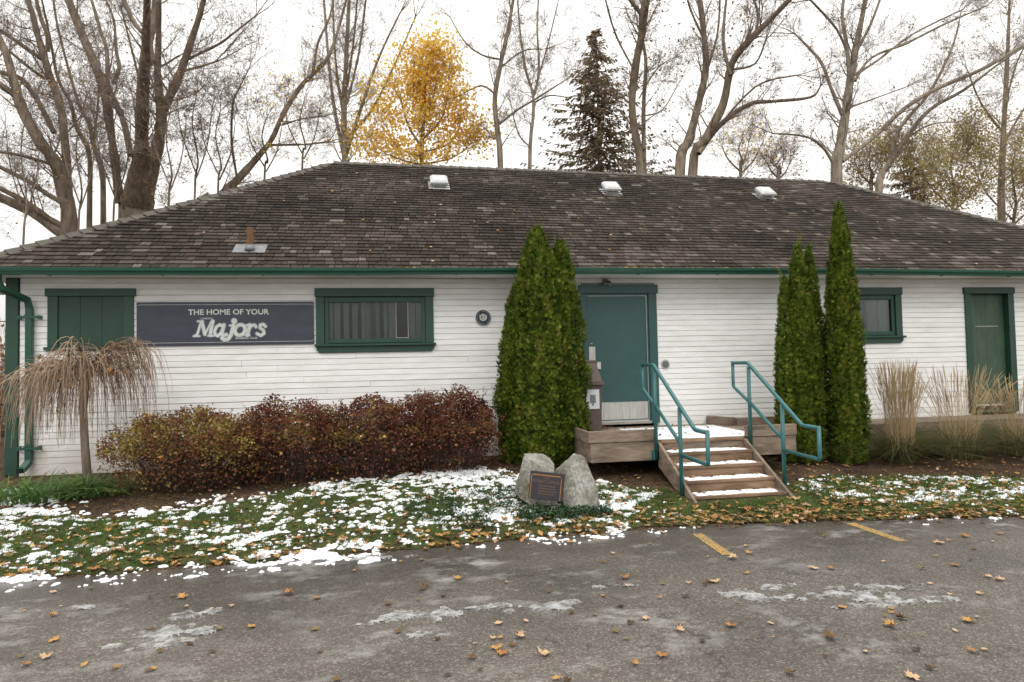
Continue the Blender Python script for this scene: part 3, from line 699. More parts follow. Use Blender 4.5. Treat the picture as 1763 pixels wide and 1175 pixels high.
q = MB(); q.tube([(4.545, -.002, 1.31), (4.545, -.018, 1.31)], [.03, .026], 14); tag(q.build('pipe_stub', M['galv']), 'tiny round pipe outlet in the wall below the round grey plate', 'pipe outlet')
lp = Thing('door_lamp', (3.48, -.1, 3.05), 'small dark lamp fitting under the eave above the entrance door', 'lamp')
q = MB(); q.box((3.44, -.03, 3.05), (3.52, -.004, 3.13)); lp.part('base', q, M['flash'])
q = MB(); q.tube([(3.46, -.03, 3.09), (3.44, -.10, 3.07), (3.45, -.13, 3.03)], [.022, .026, .035], 10); q.tube([(3.50, -.03, 3.09), (3.53, -.10, 3.07), (3.525, -.13, 3.03)], [.022, .026, .035], 10); lp.part('lamp_head', q, M['flash'])
dl = Thing('dish_lamp', (-6.0, .35, 3.0), 'pale round dish shaped lamp under the eave at the left end', 'lamp')
q = MB(); q.tube([(-6.0, .35, 3.13), (-6.0, .35, 3.06)], [.02, .02], 8); dl.part('stem', q, M['flash'])
q = MB(); q.tube([(-6.0, .35, 3.08), (-6.0, .35, 3.04), (-6.0, .35, 2.97), (-6.0, .35, 2.95)], [.05, .12, .21, .215], 24); dl.part('shade', q, M['lamp'], True)

# ------------------------------------------------------------------ deck, walkway, steps, rails
DZ = .61
dk = Thing('entrance_deck', (4.1, -1.0, .1), 'weathered timber deck in front of the teal entrance door', 'deck')
n = 15; w = 2.0/n
for i in range(n):
    q = MB(); q.box((2.58, -2.0+i*w+.003, DZ-.035), (5.62, -2.0+(i+1)*w-.003, DZ)); dk.part('deck_board', q, M['timber'])
for (a, b) in ((2.54, 3.50), (4.86, 5.62)):
    q = MB(); q.box((a-.01, -2.06, .606), (b+.02, -2.003, .765)); bevel(dk.part('curb_timber', q, M['timber']), .008, 2)
    q = MB(); q.box((a+.02, -2.045, .335), (b, -2.005, .600)); bevel(dk.part('fascia_board', q, M['timber']), .006, 1)
q = MB(); q.box((3.501, -2.04, .44), (4.859, -2.004, .572)); dk.part('fascia_board', q, M['timber'])
q = MB(); q.box((2.53, -2.002, .606), (2.578, -.02, .755)); dk.part('curb_timber', q, M['timber_y'])
q = MB(); q.box((2.545, -2.002, .34), (2.577, -.02, .600)); dk.part('fascia_board', q, M['timber_y'])
q = MB(); q.box((5.622, -2.002, .34), (5.66, -.9, .600)); dk.part('fascia_board', q, M['timber_y'])
for (x, y) in ((2.8, -.95), (5.35, -1.3), (2.8, -.3), (5.35, -.3), (4.1, -1.2)):
    q = MB(); q.box((x-.07, y-.07, -.02), (x+.07, y+.07, DZ-.036)); dk.part('post', q, M['timber'])
wk = Thing('ramp_walkway', (10, -.5, .1), 'low timber walkway running along the wall behind the tall grasses', 'walkway')
n = 6; w = .86/n
for i in range(n):
    q = MB(); q.box((5.67, -.88+i*w+.003, .545), (15.0, -.88+(i+1)*w-.003, .58)); wk.part('deck_board', q, M['timber'])
for (a, b) in ((5.67, 9.1), (9.105, 12.4), (12.405, 15.0)):
    q = MB(); q.box((a, -.93, .42), (b, -.885, .592)); bevel(wk.part('fascia_board', q, M['timber']), .006, 1)
    q = MB(); q.box((a, -.925, .16), (b, -.89, .414)); wk.part('fascia_board', q, M['timber'])
for x in (6.5, 8, 9.5, 11, 12.5, 14):
    q = MB(); q.box((x-.06, -.5, 0), (x+.06, -.38, .544)); wk.part('post', q, M['timber'])
cb_ = Thing('short_curb_beam', (5.4, -.25, DZ), 'short weathered beam lying on the deck, angled out from the wall', 'beam')
q = MB(); mt = Matrix.Translation((5.26, -.03, DZ+.002)) @ Matrix.Rotation(R(-64), 4, 'Z'); q.box((0, -.05, 0), (.52, .05, .135), mat=mt); bevel(cb_.part('beam', q, M['timber']), .008, 2)
cb_ = Thing('long_curb_beam', (6.2, -.5, DZ), 'long weathered beam along the ramp, running behind the right hand cedars', 'beam')
q = MB(); q.box((5.53, -.56, DZ+.002), (7.9, -.46, DZ+.128)); bevel(cb_.part('beam', q, M['timber']), .008, 2)
# steps
RISE, RUN = .145, .265
sp_ = Thing('wooden_steps', (4.2, -2.6, -.1), 'brown wooden steps with snow on the treads leading up to the deck', 'steps')
X0, X1 = 3.56, 4.80
for k in range(1, 5):
    zt_ = DZ-RISE*k; yn = -2.06-RUN*k
    q = MB(); q.box((X0+.002, yn, zt_-.038), (X1-.002, yn+RUN-.012, zt_)); bevel(sp_.part('tread', q, M['tread']), .006, 2)
for k in range(0, 5):
    zt_ = DZ-RISE*k; yn = -2.06-RUN*k+.022
    if k == 0: q = MB(); q.box((X0+.002, -2.075, DZ-.04), (X1-.002, -2.0415, DZ+.002)); bevel(sp_.part('tread', q, M['tread']), .006, 2); continue
    q = MB(); q.box((X0+.003, yn, zt_-RISE-(.0 if k < 4 else .02)), (X1-.003, yn+.025, zt_-.0385)); sp_.part('riser', q, M['tread'])
for xa in (3.515, 4.803):
    q = MB(); y0, y1 = -2.07, -2.06-RUN*4-.09
    top0 = DZ-.02; top1 = DZ-RISE*4-.02
    q.v = []
    prof2 = [(y0, top0), (y1+.05, top1-.005), (y1, top1-.045), (y1, -.125), (y1+.17, -.125), (y0, top0-.34)]
    q2 = MB(); k_ = len(prof2)
    q2.v = [(xa, a, b) for a, b in prof2]+[(xa+.042, a, b) for a, b in prof2]
    q2.f = [tuple(range(k_-1, -1, -1)), tuple(range(k_, 2*k_))]+[(i, (i+1) % k_, k_+(i+1) % k_, k_+i) for i in range(k_)]; q2.t = [.5]*len(q2.f)
    bm = bmesh.new(); me = q2.mesh('stringer', M['timber_y']); bm.from_mesh(me); bmesh.ops.recalc_face_normals(bm, faces=bm.faces); bm.to_mesh(me); bm.free()
    o = link('stringer', me); reparent(o, sp_.e); bevel(o, .005, 1)
# snow on treads and deck
def snow_pad(name, x0, x1, y0, y1, z, seed, label, cover=.5, hmax=.016, n=(70, 16), parent=None):
    nx, ny = n; q = MB()
    for j in range(ny+1):
        for i in range(nx+1):
            u, v = i/nx, j/ny; x = x0+(x1-x0)*u; y = y0+(y1-y0)*v
            e = min(u*nx, (1-u)*nx, v*ny, (1-v)*ny)
            h = min(1, e/2.0)*.9-.55*max(0, fbm(x*7+seed, y*9, seed, 4)+(1-cover)*.8-.15)*2-.12
            q.v.append((x, y, z+max(-.004, min(1, h)*hmax)))
    for j in range(ny):
        for i in range(nx):
            a = j*(nx+1)+i; f = (a, a+1, a+nx+2, a+nx+1)
            if any(q.v[k][2] > z for k in f): q.f.append(f); q.t.append(.5)
    o = q.build(name, M['snow'], None, True); tag(o, label, 'snow', 'snow lying on the steps and deck'); return o
lab = ['strip of snow on the highest of the four treads', 'strip of snow on the second tread down from the deck', 'strip of snow on the third tread down from the deck', 'strip of snow on the lowest tread of the wooden steps']
for k in range(1, 5):
    zt_ = DZ-RISE*k; yn = -2.06-RUN*k
    snow_pad('snow_patch', X0+.05, X1-.06, yn+.035, yn+RUN-.005, zt_+.001, k*3.3, lab[k-1], .62, .017)
snow_pad('snow_patch', 3.52, 5.2, -1.97, -.35, DZ+.001, 21.0, 'wide sheet of snow with leaf holes covering the deck top', .66, .014, (110, 100))
# rails
def handrail(x, label):
    h = Thing('handrail', (x, -2.7, 0), label, 'handrail', 'teal pipe handrails beside the steps')
    r = .026; ya, yb_ = -2.09, -2.9
    def p(name, pts, rad=r):
        q = MB(); q.tube(pts, [rad]*len(pts), 14); return h.part(name, q, M['rail'], True)
    def fil(pts, f=.05):     # rounded corners
        out = [Vector(pts[0])]
        for a, b, c in zip(pts, pts[1:], pts[2:]):
            a, b, c = Vector(a), Vector(b), Vector(c); d1 = (a-b).normalized(); d2_ = (c-b).normalized()
            p0, p1 = b+d1*f, b+d2_*f
            for t in (0, .25, .5, .75, 1): out.append((1-t)**2*p0+2*t*(1-t)*b+t*t*p1)
        out.append(Vector(pts[-1])); return out
    p('post', [(x, ya, .36), (x, ya, 1.60)]); p('post', [(x, yb_, -.06 if x < 4 else -.02), (x, yb_, 1.115)])
    p('top_rail', fil([(x, -1.64, 1.66), (x, -2.07, 1.66), (x, -3.33, .875), (x, -3.66, .872)], .04))
    p('end_loop', fil([(x, -1.64, 1.686), (x, -1.64, 1.31), (x, ya, 1.10)], .03), r*.9)
    p('mid_rail', [(x, ya, 1.10), (x, yb_, .66)], r*.9)
    p('end_loop', fil([(x, -3.655, .898), (x, -3.655, .50), (x, yb_, .52)], .03), r*.95)
    q = MB(); q.box((x-.055, -2.058, .34), (x+.055, -2.047, .48)); q.box((x-.05, -2.115, .35), (x-.03, -2.059, .47)); q.box((x+.03, -2.115, .35), (x+.05, -2.059, .47)); h.part('bracket', q, M['rail'])
handrail(3.485, 'teal pipe handrail on the left side of the steps, in front of the door')
handrail(4.90, 'teal pipe handrail on the right side of the steps, against the white wall')
# waste bin
bn = Thing('waste_bin', (2.86, -.62, DZ), 'brown plastic waste bin on the deck, half hidden by the cedars', 'bin')
q = MB(); a, b = .235, .255
def frus(q, cx, cy, z0, z1, a0, a1, d0, d1):
    n_ = len(q.v); q.v += [(cx+sx_*a0, cy+sy_*d0, z0) for sx_, sy_ in ((-1, -1), (1, -1), (1, 1), (-1, 1))]+[(cx+sx_*a1, cy+sy_*d1, z1) for sx_, sy_ in ((-1, -1), (1, -1), (1, 1), (-1, 1))]
    for f in ((3,2,1,0),(4,5,6,7),(0,1,5,4),(1,2,6,5),(2,3,7,6),(3,0,4,7)): q.f.append(tuple(n_+k for k in f)); q.t.append(.5)
cx, cy = 2.87, -.62
frus(q, cx, cy, DZ+.001, DZ+.74, .225, .245, .225, .245); bevel(bn.part('body', q, M['bin']), .015, 2)
q = MB(); frus(q, cx, cy, DZ+.741, DZ+.79, .275, .275, .275, .275); bevel(bn.part('lid_rim', q, M['bin']), .012, 2)
q = MB(); frus(q, cx, cy, DZ+.791, DZ+1.10, .255, .195, .255, .12); frus(q, cx, cy, DZ+1.101, DZ+1.14, .205, .195, .13, .12); bevel(bn.part('lid', q, M['bin']), .012, 2)
q = MB(); q.box((cx-.02, cy-.252, DZ+.38), (cx+.19, cy-.246, DZ+.68)); pst = bn.part('label_sheet', q, M['poster'])
q = MB(); q.box((cx+.04, cy-.2535, DZ+.47), (cx+.13, cy-.2525, DZ+.6)); q.box((cx+.07, cy-.2535, DZ+.43), (cx+.1, cy-.2525, DZ+.469)); q.build('label_print', M['flash'], pst).matrix_parent_inverse = Matrix()

# ------------------------------------------------------------------ boulders and plaque
def rz(zx, zy, y): return (1.38+(zx-290)/1234, y, .61-(zy-170)/1190)
def boulder(name, pts, label, seed, amp=.014):
    bm = bmesh.new()
    for p in pts: bm.verts.new(rz(*p))
    r = bmesh.ops.convex_hull(bm, input=bm.verts)
    bmesh.ops.delete(bm, geom=[v for v in bm.verts if not v.link_faces], context='VERTS')
    bmesh.ops.triangulate(bm, faces=bm.faces[:])
    for _ in range(4): bmesh.ops.subdivide_edges(bm, edges=[e for e in bm.edges if e.calc_length() > .03], cuts=1, use_grid_fill=True); bmesh.ops.triangulate(bm, faces=bm.faces[:])
    bm.normal_update()
    for v in bm.verts:
        c = v.co; v.co = c+v.normal*(amp*fbm(c.x*7+seed, c.y*7, c.z*7, 3)+amp*.5*fbm(c.x*25, c.y*25+seed, c.z*25, 2))
    me = bpy.data.meshes.new(name); bm.to_mesh(me); bm.free(); me.materials.append(M['rock'])
    o = link(name, me); tag(o, label, 'boulder'); return o
boulder('boulder', [(285, 490, -2.98), (295, 760, -3.02), (430, 168, -2.82), (480, 238, -2.98), (700, 225, -2.62), (760, 218, -2.6), (880, 290, -2.62), (912, 360, -2.72), (820, 425, -3.0), (450, 860, -3.08), (840, 870, -3.08), (310, 760, -2.55), (900, 800, -2.5)], 'low grey granite boulder behind the dark plaque, left of the pair', 3.3, .006)
boulder('boulder', [(865, 440, -2.86), (1090, 295, -3.08), (1270, 208, -2.98), (1340, 258, -2.9), (1392, 420, -2.98), (1455, 680, -3.12), (1438, 975, -3.22), (1090, 950, -3.32), (940, 880, -3.1), (1260, 225, -2.62), (1440, 930, -2.6), (900, 850, -2.62), (1340, 300, -2.7)], 'taller rough grey granite boulder right of the dark plaque', 8.1, .009)
pm = Thing('memorial_plaque', (1.72, -3.2, .1), 'dark rectangular plaque with bronze border leaning on the two boulders', 'plaque')
PMX = Matrix.Translation((1.672, -3.235, .285)) @ Matrix.Rotation(R(9), 4, 'Y') @ Matrix.Rotation(R(-9), 4, 'X')
def pbox(name, a, b, mat): q = MB(); q.box(a, b, mat=PMX); return pm.part(name, q, mat)
bevel(pbox('slab', (-.205, -.012, -.165), (.205, .022, .155), M['bronze_dark']), .004, 1)
y0, y1 = -.0155, -.0118
pbox('border_bar', (-.185, y0, .108), (.155, y1, .12), M['bronze']); pbox('border_bar', (-.198, y0, -.16), (-.190, y1, .108), M['bronze']); pbox('border_bar', (.160, y0, -.16), (.169, y1, .100), M['bronze'])
def ptext(s, x0, x1, z0, z1, mat, bold=.01):
    o = text_mesh(s, x0, x1, z0, z1, -.0135, mat, 'lettering', None, bold)
    o.data.transform(PMX); reparent(o, pm.e)
ptext('THE', -.05, .02, .075, .1, M['bronze_dull']); ptext('ROY McKAY CLUBHOUSE', -.175, .145, .025, .062, M['bronze_dull'])
rr = random.Random(5)
for j in range(4):
    x = -.1
    while x < .1:
        w = rr.uniform(.012, .03); q = MB(); zz = -.005-j*.03; q.box((x, -.0135, zz-.008), (x+w, -.0119, zz+.004), mat=PMX); x += w+.008
        pm.part('raised_mark', q, M['bronze_dull'])

# ------------------------------------------------------------------ snow on the ground
def lawn_density(x, y):
    e = aedge(x); b = interp(BED, x); t = (y-e)/(b-e)
    d = interp([(-7, .0), (-4.4, -.04), (-3, -.10), (-1, -.08), (.5, .03), (1.6, .09), (2.6, .07), (3.1, -.10), (3.6, -.35), (4.8, -.35), (5.4, -.06), (7, -.05), (9, -.07), (12, -.07)], x)
    d += .30*max(0, t-.72)*(1 if x < 1.5 else .1)
    if x > -.2: d -= .28*max(0, .34-t)*2
    if t > 1: d -= (t-1)*(1.6 if x > -4.2 else .5)
    if x < -.3: d += (.08+.26*noise.noise(Vector((x*1.1, 4.4, 0))))*math.exp(-((y-e+.01)/.055)**2)
    if x > 5: d -= .25*max(0, t-.9)*3
    return d, t
def snow_field():
    q = MB(); c = .018; x0, x1 = -9.0, 12.0; y0, y1 = -4.75, -1.0; nx = int((x1-x0)/c); ny = int((y1-y0)/c)
    idx = {}
    hs = []
    for j in range(ny+1):
        row = []; y = y0+j*c
        for i in range(nx+1):
            x = x0+i*c; e = interp(EDGE, x)
            if y < e-.35 or y > -1.0 or (x > 3.3 and x < 5.0 and y > -3.4): row.append(-1); continue
            d, t = lawn_density(x, y)
            if t < -.2 or t > 1.6: row.append(-1); continue
            n_ = .42*noise.noise(Vector((x*6.5, y*9.5, 1.3)))+.32*noise.noise(Vector((x*17, y*23, 5.1)))+.25*noise.noise(Vector((x*1.6, y*2.4, 8.8)))+.24*noise.noise(Vector((x*36, y*42, 2.2)))
            row.append(n_+d-.105)
        hs.append(row)
    for j in range(ny):
        for i in range(nx):
            if max(hs[j][i], hs[j][i+1], hs[j+1][i], hs[j+1][i+1]) <= 0: continue
            f = []
            for (a, b) in ((i, j), (i+1, j), (i+1, j+1), (i, j+1)):
                k = (a, b)
                if k not in idx:
                    x = x0+a*c; y = y0+b*c; h = hs[b][a]; base = LOT if y < aedge(x) else max(g(x, y), LOT)+.006
                    idx[k] = len(q.v); q.v.append((x, y, base+(min(.024, .008+.06*h) if h > 0 else max(-.012, .008+.2*h))))
                f.append(idx[k])
            q.f.append(tuple(f)); q.t.append(.5)
    return q.build('lawn_snow', M['snow'], None, True)
tag(snow_field(), 'patchy thin snow lying on the lawn strip', 'snow', kind='stuff')
def slush():
    q = MB(); c = .02
    spots = [((335, 1058), .20, .08), ((290, 1090), .26, .12), ((255, 1112), .22, .08), ((690, 1065), .22, .10), ((750, 1060), .16, .10), ((770, 1090), .20, .06), ((945, 1045), .26, .07), ((850, 1045), .15, .05), ((1490, 1022), .42, .16), ((1550, 1038), .40, .07), ((1275, 1022), .26, .07), ((1320, 1030), .2, .06), ((620, 965), .4, .04), ((120, 1050), .2, .05), ((1060, 1010), .15, .04), ((1340, 1010), .15, .04)]
    for k, (p, a, b) in enumerate(spots):
        o = onz(*p, LOT); nx = int(3*a/c); ny = int(3.4*b/c)+3; idx = {}
        def h(i, j):
            x = o.x+(i-nx/2)*c; y = o.y+(j-ny/2)*c
            return x, y, 1-((x-o.x)/a)**2*.9-((y-o.y)/b)**2*.9+2.4*fbm(x*7, y*9, k*3.1, 5)-.15
        for j in range(ny):
            for i in range(nx):
                cs = [h(*t) for t in ((i, j), (i+1, j), (i+1, j+1), (i, j+1))]
                if max(t[2] for t in cs) <= 0: continue
                f = []
                for t, (x, y, hv) in zip(((i, j), (i+1, j), (i+1, j+1), (i, j+1)), cs):
                    if t not in idx: idx[t] = len(q.v); q.v.append((x, y, LOT+.004+k*.0001+max(-.006, min(.008, hv*.02-.003))))
                    f.append(idx[t])
                q.f.append(tuple(f)); q.t.append(min(1, max(0, sum(t[2] for t in cs)/4*.9)))
    return q.build('slush_patches', M['ice'], None, True)
tag(slush(), 'thin patches of slush and ice on the asphalt', 'slush', kind='stuff')

# ------------------------------------------------------------------ grass and leaves
def blade(q, x, y, z, h, lean, az, w, tone, seg=2):
    dx_, dy_ = math.cos(az), math.sin(az); px_, py_ = -dy_*w/2, dx_*w/2; prev = None; n0 = len(q.v)
    for s in range(seg+1):
        t = s/seg; r = lean*t*t*h; zz = z+h*(t-.32*lean*t*t) ; ww = (1-t)
        if s == seg: q.v.append((x+dx_*r, y+dy_*r, zz))
        else: q.v += [(x+dx_*r-px_*ww, y+dy_*r-py_*ww, zz), (x+dx_*r+px_*ww, y+dy_*r+py_*ww, zz)]
    for s in range(seg-1): a = n0+2*s; q.f.append((a, a+1, a+3, a+2)); q.t.append(tone)
    a = n0+2*(seg-1); q.f.append((a, a+1, a+2)); q.t.append(tone)
def lawn_grass():
    q = MB(); r = random.Random(77); c = 0
    while c < 17500:
        x = r.uniform(-8.5, 11.5); e = aedge(x); b = interp(BED, x); t = r.random(); y = e+(b-e)*t
        if 3.42 < x < 4.95 and y > -3.24: continue
        n_ = .42*noise.noise(Vector((x*6.5, y*9.5, 1.3)))+.25*noise.noise(Vector((x*1.6, y*2.4, 8.8)))+lawn_density(x, y)[0]-.105
        if n_ > .10 and r.random() < .5: continue
        if t < .08 and r.random() < .6: continue
        z = g(x, y)+.004; c += 1; tn = min(1, max(0, .5+.5*fbm(x*2, y*2, 4)+r.uniform(-.15, .15)))
        for _ in range(5): blade(q, x+r.gauss(0, .018), y+r.gauss(0, .018), z, r.uniform(.025, .075), r.uniform(.1, 1.0), r.uniform(0, 6.28), r.uniform(.004, .008), min(1, max(0, tn+r.uniform(-.25, .25))), 1)
    return q.build('lawn_grass', M['grassblade'])
tag(lawn_grass(), 'short green grass growing through the snow', 'grass', kind='stuff')
MAPLE = [(0, -.5), (.06, -.22), (.34, -.30), (.26, -.12), (.50, .04), (.36, .08), (.40, .26), (.20, .20), (.14, .34), (0, .52), (-.14, .34), (-.20, .20), (-.40, .26), (-.36, .08), (-.50, .04), (-.26, -.12), (-.34, -.30), (-.06, -.22)]
OVAL = [(0, -.5), (.18, -.30), (.27, -.05), (.22, .2), (0, .5), (-.22, .2), (-.27, -.05), (-.18, -.30)]
def leaf_geo(q, size, tone, kind, curl, mt=None):
    pts = MAPLE if kind else OVAL; n0 = len(q.v); vs = [(0, 0, .02*size)]
    for (u, v) in pts: vs.append((u*size, v*size, size*(curl*(u*u*1.6+v*v*.5)+.05*math.sin(9*u+7*v))))
    if mt is not None: vs = [tuple(mt @ Vector(p)) for p in vs]
    q.v += vs; k = len(pts)
    for i in range(k): q.f.append((n0, n0+1+i, n0+1+(i+1) % k)); q.t.append(tone)
LT = {'tan': .97, 'orange': .55, 'amber': .74, 'brown': .2, 'olive': .42, 'dark': .04}
lmesh = {}
def leaf_mesh(cn, kind, v):
    if (cn, kind, v) not in lmesh:
        q = MB(); leaf_geo(q, 1, LT[cn], kind, (.12, .45, .8)[v]); lmesh[(cn, kind, v)] = q.mesh('fallen_leaf', M['leaf'])
    return lmesh[(cn, kind, v)]
LLAB = {'tan': 'pale tan fallen leaf lying on the grey asphalt', 'orange': 'orange fallen leaf lying on the grey asphalt', 'amber': 'golden yellow fallen leaf lying on the grey asphalt', 'brown': 'brown fallen leaf lying on the grey asphalt', 'olive': 'dull olive fallen leaf lying on the grey asphalt', 'dark': 'dark curled fallen leaf lying on the grey asphalt'}
r = random.Random(21)
SPOT = [(90, 1062, 'amber'), (315, 1030, 'amber'), (92, 1104, 'amber'), (80, 1134, 'tan'), (45, 1147, 'orange'), (200, 1152, 'orange'), (275, 1124, 'brown'), (455, 958, 'amber'), (497, 1024, 'orange'), (545, 1032, 'orange'), (727, 1016, 'brown'), (668, 1042, 'brown'), (732, 1010, 'brown'), (788, 998, 'amber'), (855, 1118, 'amber'), (865, 1127, 'orange'), (895, 1098, 'tan'), (850, 1102, 'tan'), (938, 1130, 'tan'), (982, 935, 'amber'), (1075, 997, 'orange'), (1112, 1067, 'tan'), (1140, 1131, 'orange'), (1231, 1004, 'tan'), (1290, 954, 'amber'), (1262, 963, 'tan'), (1450, 1048, 'amber'), (1533, 1080, 'amber'), (1668, 1072, 'amber'), (1700, 995, 'tan'), (1645, 975, 'orange'), (1260, 1080, 'orange'), (1360, 1162, 'brown'), (1428, 1100, 'brown'), (1550, 1067, 'dark'), (1180, 1029, 'dark'), (1170, 1088, 'tan'), (1085, 1075, 'dark'), (1720, 1000, 'tan'), (1570, 1168, 'tan'), (1672, 1123, 'orange'), (1400, 980, 'tan'), (1432, 981, 'orange'), (1616, 937, 'tan'), (1660, 925, 'orange'), (1722, 921, 'orange')]
gnum = 0
def put_leaf(x, y, z, cn, size, kind, v, label, group):
    o = link('fallen_leaf', leaf_mesh(cn, kind, v)); o.location = (x, y, z); o.scale = (size, size*r.uniform(.8, 1.1), size)
    o.rotation_euler = (r.uniform(-.12, .12), r.uniform(-.12, .12), r.uniform(0, 6.28)); sz_w = 'large' if size > .095 else ('small' if size < .06 else 'medium sized'); kw = 'lobed' if kind else 'oval'; tag(o, '%s %s %s' % (sz_w, kw, label), 'leaf', '%s %s %s' % (sz_w, kw, group))
for (px, py, cn) in SPOT:
    p = onz(px, py, LOT); put_leaf(p.x, p.y, LOT+.014, cn, r.uniform(.065, .115), True, r.choice((0, 1, 1, 2)), LLAB[cn], cn+' leaves on the asphalt')
for i in range(124):
    py = 925+250*r.random()**1.5; px = r.uniform(5, 1758); p = onz(px, py, LOT)
    if p.y > aedge(p.x)-.05: continue
    cn = r.choice(('tan', 'tan', 'amber', 'brown', 'olive', 'olive', 'dark')); kd = r.random() < .45
    put_leaf(p.x, p.y, LOT+.012, cn, r.uniform(.035, .075), kd, r.choice((0, 1, 2)), LLAB[cn], cn+' leaves on the asphalt')
for i in range(130):
    x = r.uniform(-4.5, 10); y = aedge(x)+r.uniform(.02, .55)
    if 3.3 < x < 5.0 and y > -3.45: continue
    cn = r.choice(('tan', 'orange', 'amber', 'orange', 'amber', 'brown'))
    put_leaf(x, y, max(g(x, y), LOT)+.035, cn, r.uniform(.07, .125), r.random() < .75, r.choice((0, 1, 1)), LLAB[cn].replace('lying on the grey asphalt', 'on the lawn edge beside the asphalt'), cn+' leaves along the lawn edge')
q = MB()
def scatter(n_, fx, zf, sz_=(.045, .11)):
    c = 0
    while c < n_:
        x, y = fx()
        if 3.42 < x < 4.95 and -3.24 < y: continue
        c += 1; t = r.choice((.97, .55, .74, .2, .55, .74, .3, .1, .04)); t = min(1, max(0, t+r.uniform(-.08, .08)))
        mt = Matrix.Translation((x, y, zf(x, y)+r.uniform(.008, .035))) @ Matrix.Rotation(r.uniform(0, 6.28), 4, 'Z') @ Matrix.Rotation(r.uniform(-.5, .5), 4, 'X')
        leaf_geo(q, r.uniform(*sz_), t, r.random() < .6, r.choice((.1, .4, .8)), mt)
def lawnpt():
    x = r.uniform(-8, 11.5); e = aedge(x); b = interp(BED, x); return x, e+(b-e)*r.random()**1.35
def bedpt():
    x = r.uniform(-8, 11.5); b = interp(BED, x); return x, b+(-.05-b)*r.random()
def edgept():
    x = r.uniform(.2, 11); return x, aedge(x)+r.gauss(.06, .11)
def foot():
    x = r.gauss(4.4, .75); return x, -3.75+r.gauss(0, .16)
def gz(x, y): return max(g(x, y), LOT)
scatter(3000, lawnpt, gz, (.035, .095)); scatter(1700, bedpt, gz, (.035, .085)); scatter(430, edgept, gz, (.05, .1)); scatter(190, foot, gz, (.05, .11))
def rightlawn():
    x = r.uniform(5.1, 11.5); e = aedge(x); b = interp(BED, x); return x, e+(b-e)*r.random()
scatter(900, rightlawn, gz, (.035, .1))
tag(q.build('leaf_litter', M['leaf']), 'fallen maple leaves strewn over the lawn and planting bed', 'leaves', kind='stuff')
q = MB()
for i in range(150):
    x, y = r.choice(((r.uniform(2.62, 3.5), r.uniform(-.5, -.04)), (r.uniform(3.5, 5.2), r.uniform(-1.9, -.1)), (r.uniform(2.6, 3.5), r.uniform(-.4, -.1))))
    mt = Matrix.Translation((x, y, DZ+r.uniform(.012, .03))) @ Matrix.Rotation(r.uniform(0, 6.28), 4, 'Z') @ Matrix.Rotation(r.uniform(-.4, .4), 4, 'X')
    leaf_geo(q, r.uniform(.035, .08), min(1, max(0, r.choice((.55, .2, .1, .04, .3)))), r.random() < .5, r.choice((.1, .5)), mt)
for k in range(1, 5):
    for _ in range(16):
        x = r.choice((r.uniform(3.6, 3.8), r.uniform(3.6, 4.75), r.uniform(4.55, 4.75))); y = -2.06-RUN*k+RUN*r.uniform(.5, .95)
        mt = Matrix.Translation((x, y, DZ-RISE*k+r.uniform(.014, .03))) @ Matrix.Rotation(r.uniform(0, 6.28), 4, 'Z') @ Matrix.Rotation(r.uniform(-.5, .5), 4, 'X')
        leaf_geo(q, r.uniform(.04, .08), r.choice((.55, .2, .1, .74, .3)), r.random() < .5, r.choice((.1, .5)), mt)
for _ in range(140):
    x = r.choice((r.uniform(-.5, 2), r.uniform(2.5, 6.5), r.uniform(6, 12))); mt = Matrix.Translation((x, -.49+r.uniform(-.02, .02), 3.245+interp(SAG, x))) @ Matrix.Rotation(r.uniform(0, 6.28), 4, 'Z') @ Matrix.Rotation(r.uniform(-.6, .6), 4, 'X')
    leaf_geo(q, r.uniform(.04, .075), r.choice((.55, .74, .5)), True, .4, mt)
for _ in range(70):
    x = r.uniform(-4, 12); y = r.uniform(-.3, 3.6)
    if x < xl(y)+.2 or x > xr(y)-.2: continue
    mt = Matrix.Translation((x, y, zroof(x, y)+.045)) @ Matrix.Rotation(SL, 4, 'X') @ Matrix.Rotation(r.uniform(0, 6.28), 4, 'Z')
    leaf_geo(q, r.uniform(.04, .075), r.choice((.55, .74, .5, .97)), True, .4, mt)
tag(q.build('leaves_on_roof_and_deck', M['leaf']), 'small dry leaves caught on the gutter, roof, deck and steps', 'leaves', kind='stuff')

# ------------------------------------------------------------------ plants near the wall
def clump(x, y, label, n_, h, spread, seed):
    r = random.Random(seed); z = g(x, y); t = Thing('strap_leaf_plant', (x, y, z), label, 'plant', 'green strap leaf plants under the weeping tree'); q = MB()
    for _ in range(n_):
        a = r.uniform(0, 6.28); d = spread*math.sqrt(r.random())*.55
        blade(q, x+math.cos(a)*d*1.3, y+math.sin(a)*d*.7, z, h*r.uniform(.6, 1.15), r.uniform(.8, 2.4), a+r.gauss(0, .7), r.uniform(.020, .034), min(1, max(0, r.gauss(.5, .22))), 5)
    t.part('leaves', q, M['daylily'])
clump(-4.66, -1.55, 'wide clump of green strap leaves left of the weeping tree trunk', 420, .44, .95, 1)
clump(-3.95, -1.5, 'smaller clump of green strap leaves right of the weeping tree trunk', 200, .40, .60, 2)
